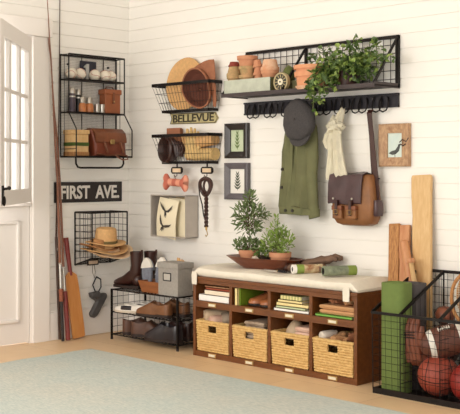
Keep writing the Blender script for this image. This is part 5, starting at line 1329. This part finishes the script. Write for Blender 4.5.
t = thing('seed_roll', 'rolled seed packet with white end and green band on the cushion front', 'paper roll')
M = T(1.868,-0.335,ZC_+0.0265) @ RZ(60) @ RY(90) @ Matrix.Diagonal((1.25,1.25,1.1,1))
w = MB(M); w.lathe([(0.012,0),(0.021,0),(0.021,0.022),(0.012,0.022)], n=24); w.lathe([(0.012,0),(0.012,0.16)],n=24); w.build('white_end', 'book_white', t)
w = MB(M); w.lathe([(0.0212,0.020),(0.0212,0.060)], n=24); w.build('green_band', 'packet_green', t)
w = MB(M); w.lathe([(0.0208,0.060),(0.0208,0.165),(0.012,0.165)], n=24); w.build('paper_body', 'packet_label', t)
w = MB(M); w.cyl(0.0118,0.002,0.16); w.build('hollow', 'hole_shade', t)  # solid dark plug, its colour stands in for the shade inside the roll
t = thing('map_tube', 'grey-green rolled paper tube with dark open end on the cushion', 'paper roll')
M = T(2.075,-0.310,ZC_+0.0285) @ RZ(60) @ RY(90) @ Matrix.Diagonal((1.2,1.2,1.15,1))
w = MB(M); w.lathe([(0.017,0.0),(0.0235,0.0),(0.0235,0.17),(0.017,0.17)], n=24); w.build('paper_body', 'tube_grey', t)
w = MB(M); w.lathe([(0.0238,0.125),(0.0238,0.168)], n=24); w.build('green_band', 'packet_green', t)
w = MB(M); w.lathe([(0.017,0.0),(0.017,0.17)], n=24); w.cyl(0.0169,0.03,0.14); w.build('hollow', 'hole_shade', t)  # bore wall and plug coloured dark in place of the tube's inner shade
t = thing('seed_packet', 'dark flat seed packet lying behind the two paper rolls', 'packet')
w = MB(T(2.00,-0.15,ZC_+0.0) @ RZ(14)); w.box(-0.07,0.07,-0.045,0.045,0,0.012); w.build('packet_body', 'olive_metal', t, bev=0.003)
t = thing('garden_shears', 'thin steel garden shears lying on the cushion before the dough bowl', 'shears')
for k, (a, ml) in enumerate(((8,'steel'),(-4,'steel'))):
    w = MB(T(1.745,-0.325,ZC_+0.004+0.004*k) @ RZ(a)); w.prism([(0,-0.003),(-0.11,-0.0),(-0.115,0.0),(-0.11,0.002),(0,0.002)], -0.006, 0.006); w.build('blade', ml, t)
    w = MB(T(1.745,-0.325,ZC_+0.004+0.004*k) @ RZ(a)); s_ = 1 if k else -1
    w.tube([(0,0,0.0),(0.03,0.014*s_,0),(0.06,0.016*s_,0),(0.065,0.004*s_,0),(0.03,0.002*s_,0)], 0.004, 6); w.build('handle', 'dark_iron', t)
w = MB(T(1.745,-0.325,ZC_)); w.cyl(0.004,0,0.013); w.build('pivot_screw', 'brass', t)

# ================================================================== SPORTS BIN
GX0, GX1, GF, GB, GZF, GZB = 2.528, 3.46, -0.445, -0.045, 0.418, 0.612
t = thing('sports_bin', 'black wire storage bin with slanting dividers full of sports gear', 'bin')
w = MB()
w.box(GX0-0.006,GX1,GF-0.006,GF+0.006,0.0,0.030).box(GX0-0.006,GX1,GB-0.006,GB+0.006,0.0,0.030).box(GX0-0.006,GX0+0.006,GF,GB,0.0,0.030).box(GX1-0.006,GX1+0.006,GF,GB,0,0.03)
w.bar((GX0-0.015,GF-0.006,GZF),(GX1,GF-0.006,GZF),0.008,0.014); w.bar((GX0-0.005,GB,GZB),(GX1,GB,GZB),0.008,0.016)
for x in (GX0,2.690,2.925,3.16,GX1):
    w.bar((x-0.01 if x == GX0 else x,GF-0.003,GZF+0.002),(x,GB,GZB),0.008,0.016)
    w.tube([(x,GB,0.02),(x,GB,GZB)],0.005,6); w.tube([(x-(0.008 if x == GX0 else 0),GF,0.02),(x-(0.012 if x == GX0 else 0),GF-0.002,GZF)],0.003,6)
w.build('frame', 'black_iron', t)
w = MB(); nx = 25
for i in range(1,nx): x = GX0+(GX1-GX0)*i/nx; w.tube([(x,GF,0.02),(x-0.004,GF-0.004,GZF)],0.0012,4); w.tube([(x,GB,0.02),(x,GB,GZB)],0.0014,4)
for j in range(1,11): z = 0.02+(GZF-0.02)*j/11; w.tube([(GX0-0.008,GF-0.003,z),(GX1,GF-0.003,z)],0.0012,4)
for j in range(1,14): z = 0.02+(GZB-0.02)*j/14; w.tube([(GX0,GB,z),(GX1,GB,z)],0.0014,4)
for i in range(1,9):
    f = i/9; y = GF+(GB-GF)*f; zt = GZF+(GZB-GZF)*f; w.tube([(GX0,y,0.02),(GX0-0.004,y,zt)],0.0012,4)
for j in range(1,11): z = 0.02+(GZF-0.02)*j/11; w.tube([(GX0-0.002,GF,z),(GX0-0.002,GB,z)],0.0012,4)
w.build('wire_grid', 'black_iron', t)
w = MB(); w.box(GX0,GX1,GF+0.006,GB-0.006,0.004,0.010); w.build('base_tray', 'black_iron', t)
for i, x in enumerate((2.690,2.925,3.16)):
    w = MB()
    for k in range(1,9):
        f = k/9; y = GF+(GB-GF)*f; w.tube([(x,y,0.02),(x,y,GZF+(GZB-GZF)*f)],0.0016,4)
    for j in range(1,8): z = 0.02+(GZF-0.02)*j/8; w.tube([(x,GF,z),(x,GB,z)],0.0016,4)
    w.build('divider_grid', 'black_iron', t)
ZG_ = 0.0105
def mat_roll(label, x, y, rx, ry, h, m):
    t = thing('yoga_mat', label, 'exercise mat', 'rolled mats standing in the bin')
    def sq(f, z): return [(x+rx*f*abs(math.cos(a))**0.55*(1 if math.cos(a) > 0 else -1), y+ry*f*abs(math.sin(a))**0.55*(1 if math.sin(a) > 0 else -1), z) for a in [2*PI*k/40 for k in range(40)]]
    w = MB(); w.loft([sq(0.98,ZG_),sq(1,ZG_+0.004),sq(1,ZG_+h-0.004),sq(0.98,ZG_+h)]); w.build('roll', m, t)
    w = MB(); w.tube([(x+rx*0.85*(0.1+0.9*k/60)*math.cos(k*0.42), y+ry*0.85*(0.1+0.9*k/60)*math.sin(k*0.42), ZG_+h+0.0005) for k in range(61)],0.0025,5); w.build('spiral_end', m, t)
mat_roll('green rolled exercise mat standing at the left front of the bin', 2.612, -0.365, 0.072, 0.060, 0.562, 'yoga_green')
mat_roll('dark grey rolled mat standing behind the green mat in the bin', 2.614, -0.230, 0.068, 0.060, 0.550, 'yoga_dark')
# boards leaning on the wall
def board(name, label, cat, pb, pt, outline, th, m):
    t = thing(name, label, cat); A = Vector(pb); B = Vector(pt); ax = (B-A).normalized(); sx = Vector((1,0,0)); sx = (sx-ax*sx.dot(ax)).normalized(); sy = ax.cross(sx)*1
    M = Matrix(((sx.x,sy.x,ax.x,A.x),(sx.y,sy.y,ax.y,A.y),(sx.z,sy.z,ax.z,A.z),(0,0,0,1))); L_ = (B-A).length
    w = MB(M); pts = [(a, L_*f) for f, a, b in outline]+[(b, L_*f) for f, a, b in outline[::-1]]
    w.prism(pts, -th/2, th/2); w.build('board_body', m, t, bev=0.004); return t, M, L_
o_, M_b, L_b = board('long_board', 'long pale wooden board leaning on the wall, tallest thing in the bin', 'board', (2.588,-0.095,ZG_+0.004), (2.540,-0.024,1.128),
    [(0,-0.060,0.060),(0.3,-0.060,0.060),(0.55,-0.058,0.060),(0.72,-0.060,0.060),(0.8,-0.058,0.060),(0.9,-0.066,0.060),(0.985,-0.066,0.062),(1.0,-0.060,0.056)], 0.022, 'pale_wood')
board('plank', 'rough brown plank leaning on the wall between bench and bin', 'board', (2.424,-0.140,0.003), (2.358,-0.022,0.855), [(0,-0.033,0.033),(1,-0.036,0.034)], 0.02, 'rough_wood')[0]
board('notched_plank', 'darker notched plank leaning directly right of the rough plank', 'board', (2.488,-0.140,0.003), (2.430,-0.024,0.850), [(0,-0.029,0.029),(0.78,-0.029,0.029),(0.79,-0.034,0.032),(1,-0.034,0.032)], 0.02, 'orange_wood')
t = thing('wooden_club', 'smooth orange wooden club leaning in front of the notched plank', 'bat')
w = MB(); w.tube([(2.640,-0.150,ZG_+0.03),(2.575,-0.135,0.35),(2.515,-0.11,0.60),(2.460,-0.080,0.760),(2.457,-0.079,0.768)], [0.026,0.027,0.026,0.025,0.018], 16); w.build('shaft', 'orange_wood', t)
t = thing('bat_handle', 'wooden bat with small knob standing between the mats and long board', 'bat')
w = MB(); w.tube([(2.650,-0.090,ZG_+0.03),(2.600,-0.110,0.30),(2.562,-0.130,0.55),(2.546,-0.142,0.665)], [0.026,0.022,0.014,0.013], 14); w.build('shaft', 'pale_wood', t)
w = MB(); w.tube([(2.547,-0.142,0.656),(2.546,-0.142,0.664),(2.545,-0.142,0.680)], [0.022,0.024,0.020], 16); w.build('knob', 'orange_wood', t)
# balls
t = thing('basketball', 'orange-red basketball at the bottom of the bin behind the wires', 'ball')
BC = (2.835,-0.318,ZG_+0.107)
w = MB(T(*BC)); w.ell((0,0,0),(0.106,0.106,0.106),n=36,m=24); w.build('skin', 'basketball', t)
BR = RZ(35) @ RX(12)
for MM in (ID, RX(90), None, None):
    w = MB(T(*BC) @ BR)
    if MM is not None: w.tube([(0.1062*math.cos(a),0.1062*math.sin(a),0) for a in [2*PI*k/48 for k in range(48)]],0.0022,5,closed=True,M=MM)
    w and w.v and w.build('seam', 'rubber_black', t)
for s_ in (-1,1):
    w = MB(T(*BC) @ BR); q = []
    for k in range(48):
        a = 2*PI*k/48; p = Vector((s_*(0.62+0.18*math.cos(2*a)), math.cos(a), math.sin(a))); p = Vector((s_*0.55*(1+0.25*math.cos(2*a)), math.cos(a)*0.8, math.sin(a)*0.8)).normalized()*0.1062; q.append(tuple(p))
    w.tube(q,0.0022,5,closed=True); w.build('seam', 'rubber_black', t)
t = thing('football', 'brown American football with white stripe resting on the basketball', 'ball')
FM = T(2.872,-0.310,0.294) @ RZ(42) @ RY(-14)
w = MB(FM @ RY(90)); w.lathe([(0.0001,-0.135)]+[(0.080*math.cos(PI/2*k/12)**0.85+0.0001, 0.135*math.sin(PI/2*k/12)) for k in range(-11,12)]+[(0.0001,0.135)], n=28); w.build('skin', 'football', t)
w = MB(FM @ RY(90)); w.lathe([(0.0808*math.cos(PI/2*k/12)**0.85+0.0006, 0.135*math.sin(PI/2*k/12)) for k in (-5.6,-5,-4.4,-3.7)], n=28); w.build('stripe', 'shoe_white', t)
w = MB(FM @ RY(90)); w.lathe([(0.0808*math.cos(PI/2*k/12)**0.85+0.0006, 0.135*math.sin(PI/2*k/12)) for k in (3.7,4.4,5,5.6)], n=28); w.build('stripe', 'shoe_white', t)
w = MB(FM @ RX(-62))
for k in range(6): w.box(-0.028+0.011*k-0.002,-0.028+0.011*k+0.002,-0.084,-0.076,-0.012,0.012)
w.box(-0.032,0.032,-0.084,-0.078,-0.002,0.002); w.build('laces', 'shoe_white', t)
t = thing('fielders_mitt', 'brown leather baseball mitt wedged between green mat and football', 'glove')
GM = T(2.722,-0.345,0.278) @ RY(-8) @ RZ(-10) @ Matrix.Diagonal((1.05,1.0,1.12,1))
w = MB(GM); w.ell((0,0,-0.02),(0.058,0.045,0.095),n=24,m=16,amp=0.25,seed=6); w.build('palm', 'mitt_leather', t)
for i in range(4):
    w = MB(GM); x = -0.035+0.022*i; w.tube([(x,-0.030,-0.09+0.006*i),(x*1.25,-0.042,-0.01),(x*1.3,-0.036,0.06),(x*1.15+0.006,-0.018,0.105)],[0.014,0.018,0.018,0.012],10); w.build('finger', 'mitt_leather', t)
w = MB(GM)
w.tube([(0.050,-0.03,-0.02),(0.072,-0.040,0.03),(0.075,-0.03,0.07)],[0.016,0.017,0.011],10); w.build('thumb', 'mitt_leather', t)
w = MB(GM); 
for k in range(3): w.tube([(-0.045,-0.055,0.045-0.012*k),(0.0,-0.064,0.048-0.012*k),(0.045,-0.055,0.045-0.012*k)],0.0025,5)
w.build('webbing', 'rubber_black', t)
t = thing('leather_ball', 'small brown leather ball behind the football, below the divider bar', 'ball')
w = MB(T(2.795,-0.195,0.405)); w.ell((0,0,0),(0.050,0.048,0.046),n=24,m=16,amp=0.12,seed=8); w.build('skin', 'mitt_leather', t)
w = MB(T(2.795,-0.195,0.405)); w.tube([(0.051*math.cos(a)*0.96,-0.047*0.5,0.046*math.sin(a)) for a in [2*PI*k/24 for k in range(24)]],0.0016,5,closed=True); w.build('seam','rubber_black',t)
t = thing('boxing_pad', 'stuffed brown leather ball under the small leather ball', 'ball')
w = MB(T(2.775,-0.165,0.245)); w.ell((0,0,0),(0.080,0.078,0.112),n=24,m=16); w.build('skin', 'dark_leather', t)
w = MB(T(2.775,-0.165,0.13)); w.tube([(0.06*math.cos(k*PI/12),0.06*math.sin(k*PI/12),-0.06) for k in range(24)],0.06,8,closed=True) if False else w.cyl(0.06,-0.118,0.0); w.build('base','dark_leather',t)
t['label'] = 'dark leather punch bag standing behind the basketball and football'; t.name = 'punch_bag'; t['category'] = 'punch bag'
t = thing('red_ball', 'dark red rubber ball at the right edge beside the basketball', 'ball')
w = MB(T(3.03,-0.335,ZG_+0.100)); w.ell((0,0,0),(0.100,0.099,0.100),n=28,m=18); w.build('skin', 'red_ball', t)
w = MB(T(3.03,-0.335,ZG_+0.100)); w.tube([(0.1003*math.cos(a),0,0.1003*math.sin(a)) for a in [2*PI*k/36 for k in range(36)]],0.0016,5,closed=True); w.build('seam','rubber_black',t)
# rackets
def racket(label, c, rz, tilt, s=1.0):
    t = thing('tennis_racket', label, 'racket', 'wooden rackets in the bin')
    M = T(*c) @ RZ(rz) @ RX(tilt) @ Matrix.Scale(s,4)
    w = MB(M); w.tube([(0.105*math.cos(a),0,0.140*math.sin(a)) for a in [2*PI*k/40 for k in range(40)]],0.0095,8,closed=True); w.build('hoop', 'rough_wood', t)
    w = MB(M)
    for k in range(-8,9):
        x = 0.011*k; z = 0.140*math.sqrt(max(0,1-(x/0.105)**2)); w.tube([(x,0,-z),(x,0,z)],0.0007,4)
    for k in range(-11,12):
        z = 0.012*k; x = 0.105*math.sqrt(max(0,1-(z/0.140)**2)); w.tube([(-x,0,z),(x,0,z)],0.0007,4)
    w.build('strings', 'cream_card', t)
    w = MB(M); w.tube([(-0.055,0,-0.118),(-0.012,0,-0.20),(0,0,-0.24)],0.008,8); w.tube([(0.055,0,-0.118),(0.012,0,-0.20),(0,0,-0.24)],0.008,8); w.tube([(0,0,-0.23),(0,0,-0.36)],0.012,10); w.build('throat', 'rough_wood', t)
    w = MB(M); w.tube([(0,0,-0.36),(0,0,-0.46)],0.015,10); w.build('grip', 'dark_leather', t)
racket('tan wooden tennis racket at the right edge, nearer of the two hoops', (2.960,-0.215,0.498), 10, 4)
racket('tan wooden tennis racket behind the other, its hoop edge just showing', (2.945,-0.130,0.500), 10, 4)

# ================================================================== CAMERA AND LIGHT
for t in THINGS: fin(t)
bpy.context.view_layer.update()
for o in bpy.data.objects:
    if '_f' in o: del o['_f']
cam_d = bpy.data.cameras.new('camera'); cam = bpy.data.objects.new('camera', cam_d); COL.objects.link(cam)
cam.location = (5.6447, -4.6558, 1.15)
fwd = Vector((-0.7036, 0.7106, 0)); cam.rotation_euler = fwd.to_track_quat('-Z', 'Y').to_euler()
cam_d.sensor_width = 36; cam_d.lens = 1000/460*36; cam_d.shift_y = -36/460; cam_d.clip_end = 60
SC.camera = cam
wd = bpy.data.worlds.new('world'); SC.world = wd; wd.use_nodes = True
bg = wd.node_tree.nodes['Background']; bg.inputs['Color'].default_value = (1.0, 0.965, 0.92, 1); bg.inputs['Strength'].default_value = 1.62
def area(name, loc, to, sx, sy, e_, col):
    l = bpy.data.lights.new(name, 'AREA'); l.shape = 'RECTANGLE'; l.size = sx; l.size_y = sy; l.energy = e_; l.color = col
    o = bpy.data.objects.new(name, l); COL.objects.link(o); o.location = loc
    o.rotation_euler = (Vector(to)-Vector(loc)).to_track_quat('-Z', 'Y').to_euler(); return o
area('key_light', (2.0,-5.0,1.75), (1.2,-0.2,0.9), 2.2, 1.6, 80, (1.0,0.95,0.89))  # unseen key light added from camera left; no window stands there
area('doorway_daylight', (-1.6,-1.9,1.7), (0.0,-1.3,1.4), 1.8, 1.8, 60, (1.0,0.98,0.95))
SC.view_settings.view_transform = 'Standard'; SC.view_settings.look = 'None'; SC.view_settings.gamma = 1; SC.view_settings.use_curve_mapping = False
SC.view_settings.exposure = -0.09
